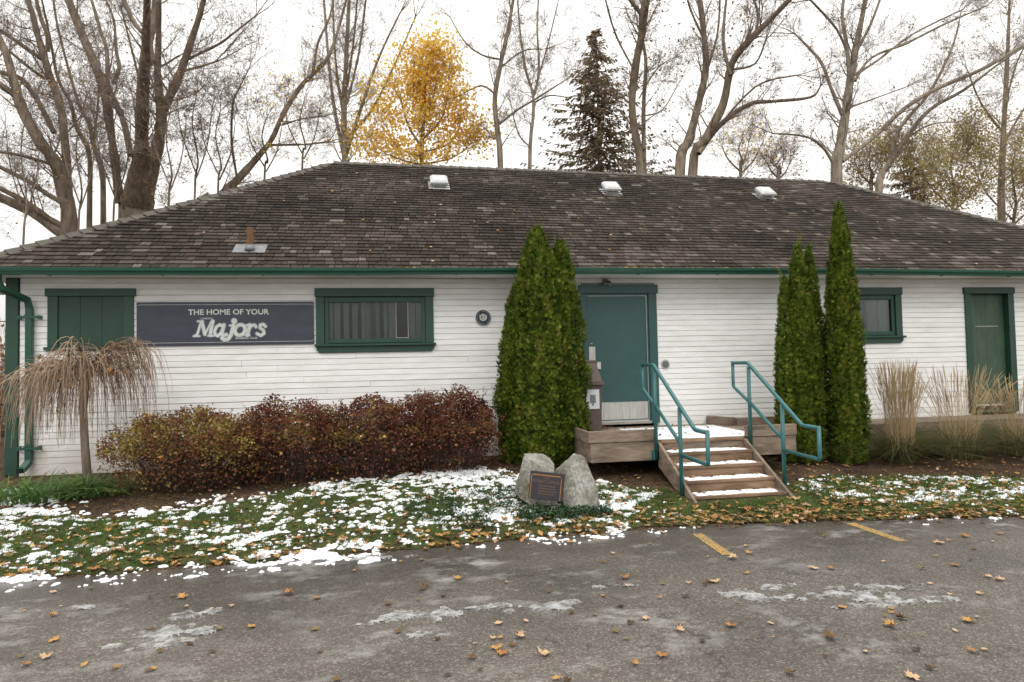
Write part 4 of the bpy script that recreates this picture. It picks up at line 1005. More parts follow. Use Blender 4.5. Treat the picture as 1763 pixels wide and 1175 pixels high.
# weeping tree
def weeping():
    r = random.Random(9); x, y = -4.15, -1.12; z = g(x, y); t = Thing('weeping_tree', (x, y, z), 'small bare weeping tree with an umbrella of drooping twigs by the left corner', 'tree')
    q = MB(); q.tube([(x+.02, y, z-.05), (x+.02, y, z+.15), (x-.01, y, z+.6), (x-.03, y, z+1.05), (x-.01, y, z+1.45), (x+.02, y+.02, z+1.6)], [.066, .056, .049, .048, .062, .05], 12); t.part('trunk', q, M['bark'], True)
    top = Vector((x, y, z+1.48)); br = MB(); tw = MB()
    def sweep(p, a, out, rise, drop, n_=9):
        return [p+Vector((math.cos(a)*out*(1-(1-k/n_)**1.8), math.sin(a)*out*.85*(1-(1-k/n_)**1.8), rise*math.sin(min(1, k/n_*2.1)*1.57)*(1-.35*(k/n_))-drop*(k/n_)**2.1)) for k in range(n_+1)]
    hubs = []
    for i in range(34):
        a = r.uniform(0, 6.28); L = r.uniform(.25, .72)*(1.18 if math.cos(a) < 0 else .98); rise = r.uniform(.12, .46)*(1.15 if math.cos(a) > -.2 else .8)
        pts = [top+Vector((math.cos(a)*L*u, math.sin(a)*L*.85*u, rise*math.sin(u*1.75)+r.gauss(0, .015)-(.18*u*u if math.cos(a) < 0 else .05*u*u))) for u in (0, .2, .4, .6, .8, 1)]
        br.tube(pts, [.017, .014, .011, .009, .007, .005], 5, r.random()*.6); hubs += [(a, q_) for q_ in pts[1:]]
    for i in range(560):
        a, b = r.choice(hubs); aa = a+r.gauss(0, .55); b = b+Vector((r.gauss(0, .03), r.gauss(0, .03), r.gauss(0, .03)))
        w = sweep(b, aa, r.uniform(.12, .52)*(1.15 if math.cos(aa) < 0 else 1), r.uniform(.02, .17), r.uniform(.30, 1.12))
        w = [v+Vector((r.gauss(0, .006), r.gauss(0, .006), 0)) for v in w]
        if min(v.z for v in w) < z+.50+.25*r.random(): continue
        tw.tube(w, [.0050*(1-.65*k/9)+.0006 for k in range(10)], 3, min(1, max(0, r.gauss(.62, .22))))
        if r.random() < .6:
            b2 = w[4]; a2 = aa+r.uniform(-1.2, 1.2); L2 = r.uniform(.15, .45)
            tw.tube([b2+Vector((math.cos(a2)*.12*u, math.sin(a2)*.12*u, -L2*u**1.5)) for u in (0, .25, .5, .75, 1)], [.0034, .003, .0026, .002, .0012], 3, min(1, max(0, r.gauss(.55, .25))))
    for i in range(260):     # tangled inner twigs
        a = r.uniform(0, 6.28); rr_ = r.uniform(0, .6); b = top+Vector((math.cos(a)*rr_, math.sin(a)*rr_*.8, r.uniform(.05, .36)-rr_*.2)); d = Vector((r.gauss(0, 1), r.gauss(0, 1), r.gauss(-.1, .4))).normalized()
        tw.tube([b, b+d*.12+Vector((0, 0, .03)), b+d*.26], [.005, .004, .002], 3, r.random()*.5)
    t.part('branches', br, M['wtwig']); t.part('drooping_twigs', tw, M['wtwig'])
    lf = MB()
    for i in range(14):
        a = r.uniform(0, 6.28); p = top+Vector((math.cos(a)*.5, math.sin(a)*.5, r.uniform(-.1, .35))); leaf_geo(lf, r.uniform(.06, .1), r.choice((.2, .55, .74)), True, .5, Matrix.Translation(p) @ Matrix.Rotation(r.uniform(0, 3), 4, 'X'))
    t.part('caught_leaves', lf, M['leaf'])
weeping()
# hedge
def shrub(cx, cy, rx, ry, h, label, seed, bias, n_=15000):
    r = random.Random(seed); z = g(cx, cy); t = Thing('hedge_shrub', (cx, cy, z), label, 'shrub', 'row of autumn coloured shrubs along the wall')
    st_ = MB(); lf = MB(); ca = MB()
    lobes = [(cx+r.uniform(-.6, .6)*rx, cy+r.uniform(-.45, .45)*ry, z+h*r.uniform(.45, .72), r.uniform(.26, .42)*min(rx, 1.1)) for _ in range(14)]
    for (a, b, c, d) in lobes: pass
    def inside(p):
        u = ((p[0]-cx)/rx)**2+((p[1]-cy)/ry)**2; v = (p[2]-z)/h
        return u+max(0, (v-.42)/.58)**2.2 < 1+.62*fbm(p[0]*1.9, p[1]*1.9+seed, p[2]*1.9, 3)+.25*noise.noise(Vector((p[0]*7, p[1]*7, p[2]*7)))
    for i in range(330):
        a = r.uniform(0, 6.28); d = math.sqrt(r.random()); e = Vector((cx+math.cos(a)*rx*d*.95, cy+math.sin(a)*ry*d*.95, z+h*r.uniform(.45, 1.0)*(1-.35*d*d)))
        b = Vector((cx+math.cos(a)*rx*d*.5+r.gauss(0, .06), cy+math.sin(a)*ry*d*.5, z-.02)); m_ = (b+e)/2+Vector((r.gauss(0, .06), r.gauss(0, .06), .08))
        st_.tube([b, m_, e], [.006, .004, .0015], 3, r.random())
        for _ in range(4):
            u = r.uniform(.25, .95); p = b.lerp(e, u); dd = Vector((r.gauss(0, 1), r.gauss(0, 1), r.uniform(-.1, 1.2))).normalized()*r.uniform(.1, .28); st_.tube([p, p+dd*.5, p+dd], [.003, .002, .001], 3, r.random())
    c = 0
    while c < n_:
        a = r.uniform(0, 6.28); d = r.random()**.42; v = r.random()**.62
        p = (cx+math.cos(a)*rx*d*1.1, cy+math.sin(a)*ry*d*1.1, z+.02+h*1.12*v)
        if not inside(p): continue
        if v < .35 and r.random() < .55: continue
        c += 1; s = r.uniform(.011, .026)
        cl = fbm(p[0]*3.2+seed, p[1]*3.2, p[2]*3.2, 3); tn = bias+.42*cl+r.gauss(0, .12)+(.0 if v > .4 else -.10)
        if r.random() < .006: tn = .98
        A_ = Vector((r.gauss(0, 1), r.gauss(0, 1), r.gauss(0, .7))).normalized()*s; B_ = Vector((r.gauss(0, 1), r.gauss(0, 1), r.gauss(0, 1))); B_ = (B_-A_*B_.dot(A_)/s/s).normalized()*s*.62; P = Vector(p)
        lf.face([tuple(P-A_), tuple(P+B_), tuple(P+A_), tuple(P-B_)], min(.97, max(0, tn)))
    for i in range(60):      # stray shoots with leaf rows
        a = r.uniform(0, 6.28); d = r.random()**.5*.85; b = Vector((cx+math.cos(a)*rx*d, cy+math.sin(a)*ry*d, z+h*r.uniform(.72, .95)*(1-.3*d*d))); dv = Vector((math.cos(a)*.5+r.gauss(0, .3), math.sin(a)*.5, r.uniform(.6, 1.2))).normalized()*r.uniform(.10, .24)
        st_.tube([b, b+dv*.6, b+dv], [.003, .002, .001], 3, .4)
        tn0 = bias+.3*fbm(b.x*3.2+seed, b.y*3.2, b.z*3.2, 3)
        for k in range(14):
            P = b+dv*(k/13.0); s = r.uniform(.010, .020); A_ = Vector((r.gauss(0, 1), r.gauss(0, 1), r.gauss(.3, .5))).normalized()*s; B_ = A_.cross(Vector((r.gauss(0, 1), r.gauss(0, 1), r.gauss(0, 1)))).normalized()*s*.55
            lf.face([tuple(P), tuple(P+A_+B_), tuple(P+A_*2), tuple(P+A_-B_)], min(.97, max(0, tn0+r.gauss(0, .12))))
    for i in range(13):
        a = r.uniform(3.3, 6.1); v = r.uniform(.3, .95); p = Vector((cx+math.cos(a)*rx*(1-.5*v*v), cy+math.sin(a)*ry*(1.02-.5*v*v), z+h*v))
        leaf_geo(ca, r.uniform(.04, .075), r.choice((.97, .74, .55, .3)), True, .5, Matrix.Translation(p) @ Matrix.Rotation(R(r.uniform(20, 80)), 4, 'X') @ Matrix.Rotation(r.uniform(0, 6), 4, 'Z'))
    t.part('stems', st_, M['stem']); t.part('foliage', lf, M['barberry']); t.part('caught_leaves', ca, M['leaf'])
shrub(-2.75, -1.32, 1.04, .74, 1.05, 'olive and rust coloured shrub at the left end of the hedge row', 31, .72, 17000)
shrub(-1.55, -1.12, .87, .66, 1.06, 'brown leaved hedge shrub, second from the left end of the row', 32, .55, 14000)
shrub(-.4, -1.02, .88, .60, 1.04, 'dark russet hedge shrub between the brown and the red one', 33, .48, 14000)
shrub(.70, -.98, .80, .60, 1.16, 'taller deep red hedge shrub at the right end, nearest the cedars', 34, .44, 15000)
# cedars
def cedar(cx, cy, h, rad, label, seed, n_=12000, prof=None, ztop=None):
    r = random.Random(seed); z = g(cx, cy)-.02; t = Thing('cedar_tree', (cx, cy, z), label, 'cedar', 'columnar green cedars by the entrance'); q = MB(); core = MB()
    prof = prof or [(0, .78), (.08, .93), (.25, 1.0), (.45, .90), (.62, .72), (.78, .50), (.9, .27), (.97, .10), (1, .02)]
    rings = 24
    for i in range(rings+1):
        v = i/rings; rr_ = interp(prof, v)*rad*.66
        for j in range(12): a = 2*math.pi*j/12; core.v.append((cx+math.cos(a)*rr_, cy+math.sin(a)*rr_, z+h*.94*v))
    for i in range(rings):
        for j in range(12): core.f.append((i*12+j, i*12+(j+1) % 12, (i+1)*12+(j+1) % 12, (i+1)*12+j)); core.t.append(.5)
    cnt = 0; n_ = int(n_*1.5)
    while cnt < n_:
        v = r.random()
        if r.random() > interp(prof, v)+.08: continue
        a = r.uniform(0, 6.28); cnt += 1
        lump = 1+(.24)*noise.noise(Vector((math.cos(a)*2.3+seed, math.sin(a)*2.3, v*h*2.6)))+.17*noise.noise(Vector((math.cos(a)*6, math.sin(a)*6+seed, v*h*5.5)))
        dep = r.random()**.6; rr_ = (interp(prof, v)*rad+.012)*lump*(.66+.40*dep)
        P = Vector((cx+math.cos(a)*rr_, cy+math.sin(a)*rr_, z+.03+h*v*.985)); o = Vector((math.cos(a), math.sin(a), 0)); s = Vector((-math.sin(a), math.cos(a), 0))
        L = r.uniform(.038, .082); up = r.uniform(.6, 1.4)
        d = (o*r.uniform(.25, 1.0)+Vector((0, 0, up))+s*r.gauss(0, .45)).normalized(); w = (s+o*r.gauss(0, .5)); w = (w-d*w.dot(d)).normalized()
        tn = .45+.45*noise.noise(Vector((math.cos(a)*3, math.sin(a)*3+seed, v*h*3)))+.22*(dep-.5)+r.gauss(0, .21)  # sprays deeper in the crown toned darker, shade put into the colour
        if r.random() < .0015: tn = 1
        tn = min(.96, max(0, tn)) if tn < 1 else 1
        for ang, ll in ((0, 1), (.5, .85), (-.5, .85)):
            dd = d*math.cos(ang)+w*math.sin(ang); ww = (w*math.cos(ang)-d*math.sin(ang))*L*.12; Q = P+dd*L*ll; mid = P+dd*L*ll*.55
            q.face([tuple(P), tuple(mid-ww), tuple(Q), tuple(mid+ww)], tn)
    for k in range(26):      # leader shoots that break the outline
        v = r.uniform(.45, 1.0); a = r.uniform(0, 6.28); rr_ = interp(prof, v)*rad*r.uniform(.2, .95); b = Vector((cx+math.cos(a)*rr_, cy+math.sin(a)*rr_, z+h*v*.97)); L = r.uniform(.16, .34)
        dr_ = Vector((math.cos(a)*.25, math.sin(a)*.25, 1)).normalized()
        for m_ in range(20):
            u = m_/20; aa = r.uniform(0, 6.28); d = (dr_+Vector((math.cos(aa), math.sin(aa), .3))*.6*(1.1-u)).normalized()*.07*(1.1-u*.6); w = d.cross(Vector((r.gauss(0, 1), r.gauss(0, 1), r.gauss(0, 1)))).normalized()*.007; P = b+dr_*L*u
            q.face([tuple(P), tuple(P+d*.5-w), tuple(P+d), tuple(P+d*.5+w)], min(.96, max(0, r.gauss(.6, .2))))
    st_ = MB(); st_.tube([(cx, cy, z-.05), (cx, cy, z+h*.5), (cx, cy, z+h*.97)], [.07, .04, .006], 8)
    t.part('trunk', st_, M['bark']); t.part('shade_core', core, M['core'], True); t.part('foliage', q, M['cedar'])  # smooth core added to block see-through and darken between sprays
wide = [(0, .74), (.06, .92), (.2, 1.0), (.36, .98), (.55, .86), (.72, .70), (.86, .48), (.95, .26), (1, .03)]
cedar(2.10, -1.0, 3.64, .47, 'tallest cedar of the broad clump left of the entrance door', 41, 15000, wide)
cedar(2.47, -.92, 3.46, .36, 'cedar at the right of the broad clump, beside the door and bin', 42, 11000, wide)
cedar(1.86, -.72, 2.85, .36, 'shorter cedar at the left of the broad clump, nearest the round plaque', 43, 10000, wide)
slim = [(0, .80), (.05, .95), (.2, 1.0), (.45, .92), (.62, .82), (.72, .62), (.8, .50), (.88, .40), (.95, .2), (1, .02)]
cedar(6.82, -1.55, 4.08, .255, 'tall slim cedar right of the steps, the one reaching over the roof', 44, 11500, slim)
cedar(6.20, -1.38, 3.42, .25, 'middle height slim cedar beside the right handrail', 45, 10000, slim)
cedar(6.48, -1.25, 3.40, .2, 'thin cedar squeezed between the two larger slim cedars', 46, 5500, slim)
cedar(6.0, -1.32, 2.92, .18, 'shortest thin cedar nearest the right handrail', 47, 5000, slim)
# ornamental grasses
def orn(cx, cy, h, n_, label, seed, sp=.26, lean=.25):
    r = random.Random(seed); z = g(cx, cy); t = Thing('ornamental_grass', (cx, cy, z), label, 'grass clump', 'tall dry ornamental grasses along the wall'); q = MB(); b = MB()
    for _ in range(n_):
        a = r.uniform(0, 6.28); d = sp*math.sqrt(r.random()); x, y = cx+math.cos(a)*d, cy+math.sin(a)*d*.8; hh = h*r.uniform(.68, 1.08); ln_ = abs(r.gauss(0, lean))
        aa = a+r.gauss(0, .6); ox, oy = math.cos(aa), math.sin(aa)
        pts = [(x+ox*ln_*hh*u*u, y+oy*ln_*hh*u*u, z+hh*(u-.25*ln_*u*u)) for u in (0, .3, .6, .8, .88, .96, 1)]
        tn = min(1, max(0, r.gauss(.78, .14)))
        q.tube(pts, [.0022, .0018, .0015, .0018, .0045, .004, .0008], 3, tn)
    for _ in range(int(n_*1.0)+760):
        a = r.uniform(0, 6.28); d = sp*math.sqrt(r.random())
        blade(b, cx+math.cos(a)*d, cy+math.sin(a)*d*.8, z, r.uniform(.45, 1.15), r.uniform(.7, 2.6), a+r.gauss(0, .5), r.uniform(.006, .012), min(1, max(0, r.gauss(.10, .13))), 5)
    t.part('plumes', q, M['plume']); t.part('leaves', b, M['plume'])
orn(7.68, -1.62, 1.52, 330, 'dense upright tan ornamental grass clump right of the cedars', 51, .21, .11)
orn(8.85, -1.5, 1.45, 170, 'sparser ornamental grass clump in front of the faded green door', 52, .30, .30)
orn(9.95, -1.55, 1.25, 170, 'ornamental grass clump cut by the right edge of the view', 53, .3, .30)
# ground cover by the boulders
q = MB(); r = random.Random(61)
for i in range(7200):
    a = r.uniform(0, 6.28); d = math.sqrt(r.random()); x, y = 1.15+math.cos(a)*d*1.15, -3.0+math.sin(a)*d*.72
    if i > 5200: x, y = r.uniform(1.3, 2.4), r.uniform(-3.5, -3.27)
    if (fbm(x*3, y*3, 2, 3) < -.05 and i < 5200) or y < aedge(x)+.12: continue
    z = g(x, y)+r.uniform(.01, .085); s = r.uniform(.012, .026); P = Vector((x, y, z)); A_ = Vector((r.gauss(0, 1), r.gauss(0, 1), r.uniform(0, 1.1))).normalized()*s; B_ = A_.cross(Vector((r.gauss(0, .4), r.gauss(0, .4), 1))).normalized()*s*.5
    q.face([tuple(P-A_*.3), tuple(P+A_*.4+B_), tuple(P+A_*1.4), tuple(P+A_*.4-B_)], min(1, max(0, r.gauss(.5, .25))))
tag(q.build('ground_cover', M['ivy']), 'dark green ground cover plants around the boulders', 'ground cover', kind='stuff')

# ------------------------------------------------------------------ trees behind
def grow(out, tips, p, d, L, r0, lvl, r, up=.25, maxl=3, kids=(9, 6, 4)):
    seg = (6, 4, 2, 1)[min(lvl, 3)]; pts = [p.copy()]; dd = d.copy(); q = p.copy()
    for s in range(seg):
        dd = (dd+Vector((r.gauss(0, .13), r.gauss(0, .13), r.gauss(0, .09)+up*.2))).normalized(); q = q+dd*(L/seg); pts.append(q.copy())
    rad = [max(.0036, r0*(1-.8*i/seg)) for i in range(seg+1)]
    out.tube(pts, rad, 5 if lvl == 0 else 3, r.random(), False)
    if lvl >= maxl: tips.append(pts[-1]); tips.append(pts[len(pts)//2]); return
    for k in range(kids[lvl]):
        u = r.uniform(.2, 1.0); i = min(seg-1, int(u*seg)); b = pts[i].lerp(pts[i+1], u*seg-i); ax = (pts[i+1]-pts[i]).normalized()
        sd = Vector((r.gauss(0, 1), r.gauss(0, 1), r.gauss(0, .6))); sd = (sd-ax*sd.dot(ax)).normalized(); a = r.uniform(.45, 1.05)
        grow(out, tips, b, (ax*math.cos(a)+sd*math.sin(a)).normalized(), L*r.uniform(.36, .72)*(1.1-.4*u), max(.0036, r0*(1-.75*u)*.5), lvl+1, r, up, maxl, kids)
def leafcloud(q, tips, n_, r, s0, s1, spread=.15):
    for _ in range(n_):
        p = r.choice(tips)+Vector((r.gauss(0, spread), r.gauss(0, spread), r.gauss(0, spread))); s = r.uniform(s0, s1)
        A_ = Vector((r.gauss(0, 1), r.gauss(0, 1), r.gauss(0, 1))).normalized()*s; B_ = A_.cross(Vector((r.gauss(0, 1), r.gauss(0, 1), r.gauss(0, 1)))).normalized()*s*.7
        q.face([tuple(p-A_), tuple(p+B_), tuple(p+A_), tuple(p-B_)], r.random())
def traced(Y, limbs, label, seed, mat='bark', kids=(7, 5, 2), dens=.74, leaves=0, leafmat='tanleaf', ls=(.03, .06), drift=.35, up=.25, maxl=3, Lf=1.0, name='bare_tree', group='bare trees behind the clubhouse', lspread=.15):
    r = random.Random(seed); tr = MB(); br = MB(); tips = []; placed = []
    base = None
    for li, L in enumerate(limbs):
        if not placed: y = Y
        else:
            b = min(placed, key=lambda t: (t[0]-L[0][0])**2+(t[1]-L[0][1])**2); y = b[2]
        dyd = r.uniform(-drift, drift); pts = []; rads = []; w = L[0][2]
        for i, pt in enumerate(L):
            w = pt[2] if len(pt) > 2 else w*.85
            if i: y += dyd*math.hypot(pt[0]-L[i-1][0], pt[1]-L[i-1][1])/45.0; dyd += r.gauss(0, .10)
            P = ony(pt[0], pt[1], y); pts.append(P); rads.append(w*.43*(P-CAM).dot(_fw)/FPX); placed.append((pt[0], pt[1], y))
        if li == 0 or (len(L[0]) > 3):
            P = pts[0]; base = base or Vector((P.x, P.y, .2)); pts.insert(0, Vector((P.x*.98+base.x*.02, P.y, .1))); rads.insert(0, rads[0]*1.25)
        # smooth the polyline
        sp, sr = [], []
        for i in range(len(pts)-1):
            p0 = pts[max(i-1, 0)]; p1 = pts[i]; p2 = pts[i+1]; p3 = pts[min(i+2, len(pts)-1)]
            for k in range(4):
                t = k/4; sp.append(.5*((2*p1)+(p2-p0)*t+(2*p0-5*p1+4*p2-p3)*t*t+(3*p1-p0-3*p2+p3)*t**3)); sr.append(rads[i]+(rads[i+1]-rads[i])*t)
        sp.append(pts[-1]); sr.append(rads[-1])
        tr.tube(sp, [q*(1+.06*r.gauss(0, 1)) for q in sr], 9, .5, False)
        tl = sum((sp[i+1]-sp[i]).length for i in range(len(sp)-1))
        for _ in range(int(tl*1.5*dens)+2):
            i = r.randint(int(len(sp)*.22), len(sp)-2); ax = (sp[i+1]-sp[i]).normalized(); sd = Vector((r.gauss(0, 1), r.gauss(0, 1), r.gauss(.25, .5))); sd = (sd-ax*sd.dot(ax)).normalized(); a = r.uniform(.5, 1.15)
            if sp[i].z < 3.0: continue
            rr_ = max(.010, min(.05, sr[i]*.34))
            grow(br, tips, sp[i], (ax*math.cos(a)+sd*math.sin(a)).normalized(), r.uniform(.9, 2.6)*Lf, rr_*.7, 0, r, up, maxl, kids)
        d = (sp[-1]-sp[-2]).normalized()
        for _ in range(3): grow(br, tips, sp[-1], (d+Vector((r.gauss(0, .35), r.gauss(0, .35), r.gauss(0, .2)))).normalized(), r.uniform(1.5, 3)*Lf, sr[-1]*.7, 0, r, up, maxl, kids)
    t = Thing(name, base, label, 'tree', group)
    t.part('trunk', tr, M[mat], True); t.part('branches', br, M['twig'])
    if leaves:
        q = MB(); leafcloud(q, tips, leaves, r, ls[0], ls[1], lspread); t.part('leaves', q, M[leafmat])
    return t
traced(15, [[(121, 400, 32), (107, 322, 25), (96, 282, 23), (68, 243, 21), (39, 189, 20), (25, 143, 16), (11, 93, 14), (-5, 55, 12), (-20, -20, 9)],
            [(118, 398, 20, 1), (116, 304, 16), (109, 214, 15), (100, 168, 15), (86, 132, 14), (75, 93, 14), (63, 54, 12), (54, 18, 11), (35, -25, 9)],
            [(82, 89, 10), (82, 61, 9), (72, 36, 8), (60, -10, 7)], [(93, 229, 10), (79, 200, 10), (64, 172, 9), (39, 139, 9), (18, 129, 10), (-25, 120, 9)], [(21, 161, 12), (-25, 128, 14)],
            [(72, 102, 8), (36, 77, 8), (14, 61, 7), (-25, 38, 6)], [(77, 136, 6), (43, 111, 6), (11, 86, 5), (-25, 76, 4)],
            [(120, 408, 22), (97, 396, 20), (54, 365, 19), (-5, 338, 18), (-40, 325, 16)], [(114, 392, 12), (86, 377, 11), (43, 347, 10), (-25, 312, 9)], [(108, 350, 10), (79, 333, 9), (46, 311, 9), (-25, 276, 7)], [(98, 292, 7), (89, 284, 6), (36, 268, 6), (-25, 258, 5)]],
       'leaning bare tree at the far left with limbs reaching out of view', 71, leaves=320, Lf=.9)
traced(17, [[(236, 385, 62), (238, 345, 56), (243, 300, 44), (245, 265, 30), (244, 232, 25), (246, 161, 25), (250, 107, 20), (252, 54, 15), (254, -20, 13)],
            [(247, 375, 34), (252, 330, 30), (264, 286, 24), (275, 232, 22), (278, 197, 20), (274, 161, 17), (271, 118, 13), (273, 72, 11), (273, -20, 11)], [(264, 108, 14), (257, 79, 14), (263, 43, 13), (270, -20, 12)],
            [(275, 200, 20), (285, 182, 18), (300, 150, 16), (315, 114, 15), (329, 72, 13), (343, 29, 11), (356, -20, 9)], [(318, 105, 5), (343, 93, 5), (379, 75, 5), (400, 59, 4), (440, 28, 3)], [(318, 122, 5), (345, 115, 5), (370, 107, 4)],
            [(214, 372, 20, 1), (207, 350, 19), (198, 279, 16), (189, 214, 16), (179, 154, 17), (164, 114, 16), (148, 75, 16), (132, 36, 15), (110, -20, 14)],
            [(225, 268, 13), (214, 214, 11), (200, 179, 10), (186, 143, 8), (184, 89, 7), (172, 50, 6), (152, -20, 5)], [(195, 143, 8), (205, 118, 7), (200, 86, 6), (196, 36, 5), (180, -5, 4)], [(247, 57, 10), (229, 36, 9), (205, -20, 8)], [(295, 165, 5), (270, 125, 4), (290, 108, 4), (310, 95, 3)], [(240, 140, 4), (228, 90, 4), (210, 20, 3)]],
       'massive multi stemmed bare tree rising behind the left end of the roof', 72, leaves=420, Lf=.9)
traced(20, [[(154, 385, 10), (154, 268, 9), (132, 221, 8), (122, 179, 7), (100, 136, 6), (85, 60, 4), (70, -10, 3)], [(178, 365, 11, 1), (175, 293, 10), (161, 250, 9), (154, 214, 8), (136, 179, 6), (118, 120, 5), (98, 40, 4), (90, -15, 3)], [(160, 250, 5), (168, 190, 4), (172, 110, 3)]],
       'slender bare tree between the two thick trunks at the left', 73, leaves=450, Lf=.8)
traced(16, [[(345, 372, 19), (372, 345, 18), (404, 315, 16), (442, 273, 12), (468, 240, 10), (487, 198, 10), (517, 150, 9), (543, 124, 8), (566, 97, 7), (584, 45, 5), (600, -15, 4)], [(539, 126, 5), (547, 75, 5), (566, 34, 4), (577, -15, 4)], [(408, 305, 5), (399, 247, 5), (401, 180, 4), (414, 148, 3), (428, 120, 2)], [(464, 250, 5), (524, 249, 4), (562, 245, 3)], [(487, 215, 4), (520, 205, 3), (560, 200, 2)]],
       'bare tree leaning to the right over the left slope of the roof', 74, leaves=250, dens=.75, Lf=.8)
for i, (x, yb, hgt, lab_) in enumerate(((335, 345, 190, 'thin bare sapling just right of the massive tree'), (375, 340, 150, 'thin bare sapling left of the leaning tree'), (455, 320, 120, 'small sapling with orange leaves under the leaning tree'), (520, 300, 130, 'small sapling with orange leaves near the left end of the ridge'), (40, 425, 230, 'tangled sapling low at the far left edge'), (135, 400, 200, 'sapling tangled in front of the slender bare tree'), (195, 385, 190, 'sapling left of the massive trunk'), (290, 365, 180, 'sapling hugging the right side of the massive trunk'))):
    traced((14, 15.3, 16.6, 17.9, 13, 13.5, 14, 13.2)[i], [[(x, yb, 4), (x+6, yb-hgt*.35, 3.5), (x-4, yb-hgt*.7, 2.5), (x+5, yb-hgt, 1.5)], [(x+3, yb-hgt*.2, 3), (x+22, yb-hgt*.5, 2.5), (x+30, yb-hgt*.85, 1.5)], [(x+2, yb-hgt*.25, 3), (x-22, yb-hgt*.6, 2.2), (x-30, yb-hgt*.9, 1.4)]], lab_, 80+i, dens=.6, leaves=(160, 160, 420, 480, 300, 300, 300, 260)[i], leafmat='yellow' if i in (2, 3) else 'tanleaf', ls=(.03, .055), Lf=.62, name='sapling', group='saplings behind the roof')
traced(21, [[(594, 285, 14), (592, 200, 12), (596, 100, 9), (602, -20, 6)], [(592, 270, 8), (573, 170, 7), (562, 60, 5), (556, -20, 4)], [(596, 265, 9), (622, 185, 7), (652, 100, 5), (690, 20, 3)], [(596, 240, 6), (640, 190, 5), (680, 110, 4), (715, 30, 3)], [(594, 215, 6), (578, 110, 5), (572, -20, 4)], [(597, 180, 5), (618, 90, 5), (632, -20, 4)], [(598, 150, 5), (610, 60, 4), (616, -20, 4)]],
       'vase shaped bare tree left of the golden one', 75, 'bark_pale', leaves=300, up=.6, Lf=1.0)
traced(19, [[(726, 290, 9), (728, 230, 7), (731, 170, 5), (736, 120, 3)], [(727, 255, 5), (702, 215, 4), (690, 170, 3)], [(728, 240, 5), (760, 205, 4), (772, 160, 3)], [(727, 270, 4), (685, 255, 3), (668, 225, 2)], [(728, 262, 4), (770, 250, 3), (788, 225, 2)], [(729, 205, 3), (745, 170, 3), (752, 135, 2)], [(729, 195, 3), (712, 160, 3), (716, 125, 2)], [(727, 285, 4), (690, 275, 3), (665, 265, 2)], [(727, 283, 4), (770, 275, 3), (795, 262, 2)]],
       'golden yellow leaved tree behind the middle left of the ridge', 76, kids=(6, 4, 2), dens=.9, leaves=10500, leafmat='yellow', ls=(.05, .10), Lf=.56, name='golden_tree', lspread=.32)
traced(17, [[(862, 298, 12), (857, 230, 11), (852, 170, 10), (862, 110, 9), (875, 50, 7), (887, -20, 6)], [(855, 165, 4), (830, 148, 3.5), (800, 160, 2.5)], [(864, 103, 4), (830, 95, 3.5), (800, 72, 3), (775, 30, 2)], [(864, 115, 4), (900, 88, 3), (935, 85, 2)], [(860, 214, 5), (890, 190, 4.5), (920, 172, 4), (955, 150, 3), (990, 128, 2)], [(868, 80, 4), (880, 40, 4), (875, -15, 3)]],
       'slim bare tree with a forked dark trunk right of the golden tree', 77, dens=.8, leaves=160, Lf=.8)
traced(19, [[(912, 300, 8), (918, 200, 7), (917, 160, 6), (905, 120, 5), (895, 50, 4), (890, -20, 3)], [(919, 165, 5), (928, 120, 5), (925, 50, 4), (928, -20, 3)], [(928, 130, 4), (945, 70, 3), (964, -10, 2)], [(913, 254, 3.5), (895, 235, 3), (885, 205, 2)], [(918, 178, 4), (945, 165, 3), (975, 168, 2)]],
       'slim pale bare tree left of the spruce', 78, 'bark_pale', dens=.9, leaves=120, Lf=.8, up=.45)
def spruce(px, yb, yt, Y, half, label, seed, n_=34, mat='spruce'):
    r = random.Random(seed); B = ony(px, yb, Y); T_ = ony(px-8, yt, Y); H0 = T_.z; k = (B-CAM).dot(_fw)/FPX; Rm = half*k; x, y = B.x, B.y
    t = Thing('spruce_tree', (x, y, .2), label, 'spruce'); tr = MB(); tr.tube([(x, y, .1), (x, y, H0*.6), (T_.x, y, H0)], [.24, .14, .02], 8); q = MB(); br = MB()
    zb = max(1.5, B.z-2.5)
    for i in range(n_):
        u = i/(n_-1); z = zb+(H0-.15-zb)*u; RR = Rm*1.5*(1-u)**.8+.12
        for j in range(12 if u < .8 else 7):
            a = r.uniform(0, 6.28); L = RR*r.uniform(.5, 1.2); droop = r.uniform(.16, .42); cx = x+(T_.x-x)*u
            pts = [Vector((cx+math.cos(a)*L*s, y+math.sin(a)*L*s, z-droop*L*s+.28*L*s*s)) for s in (0, .25, .5, .75, 1)]
            br.tube(pts, [.025, .02, .016, .011, .005], 3, .2, False)
            for s in range(int(8+L*10)):
                v = .12+.88*r.random(); ii = min(3, int(v*4)); p = pts[ii].lerp(pts[ii+1], v*4-ii); sd = Vector((-math.sin(a), math.cos(a), 0))*r.choice((-1, 1)); d = (Vector((math.cos(a), math.sin(a), 0))*.6+sd*r.uniform(.2, 1)+Vector((0, 0, r.uniform(-.9, .1)))).normalized()*r.uniform(.2, .42)*(1.1-.4*v)
                w = d.cross(Vector((r.gauss(0, .3), r.gauss(0, .3), 1))).normalized()*r.uniform(.03, .06); tn = r.random()
                q.face([tuple(p-w*.5), tuple(p+d*.6-w), tuple(p+d), tuple(p+d*.6+w), tuple(p+w*.5)], tn)
    t.part('trunk', tr, M['bark']); t.part('branches', br, M['twig']); t.part('needles', q, M[mat]); return t
spruce(1034, 300, 50, 20, 100, 'dark brownish green spruce behind the middle of the ridge', 91)
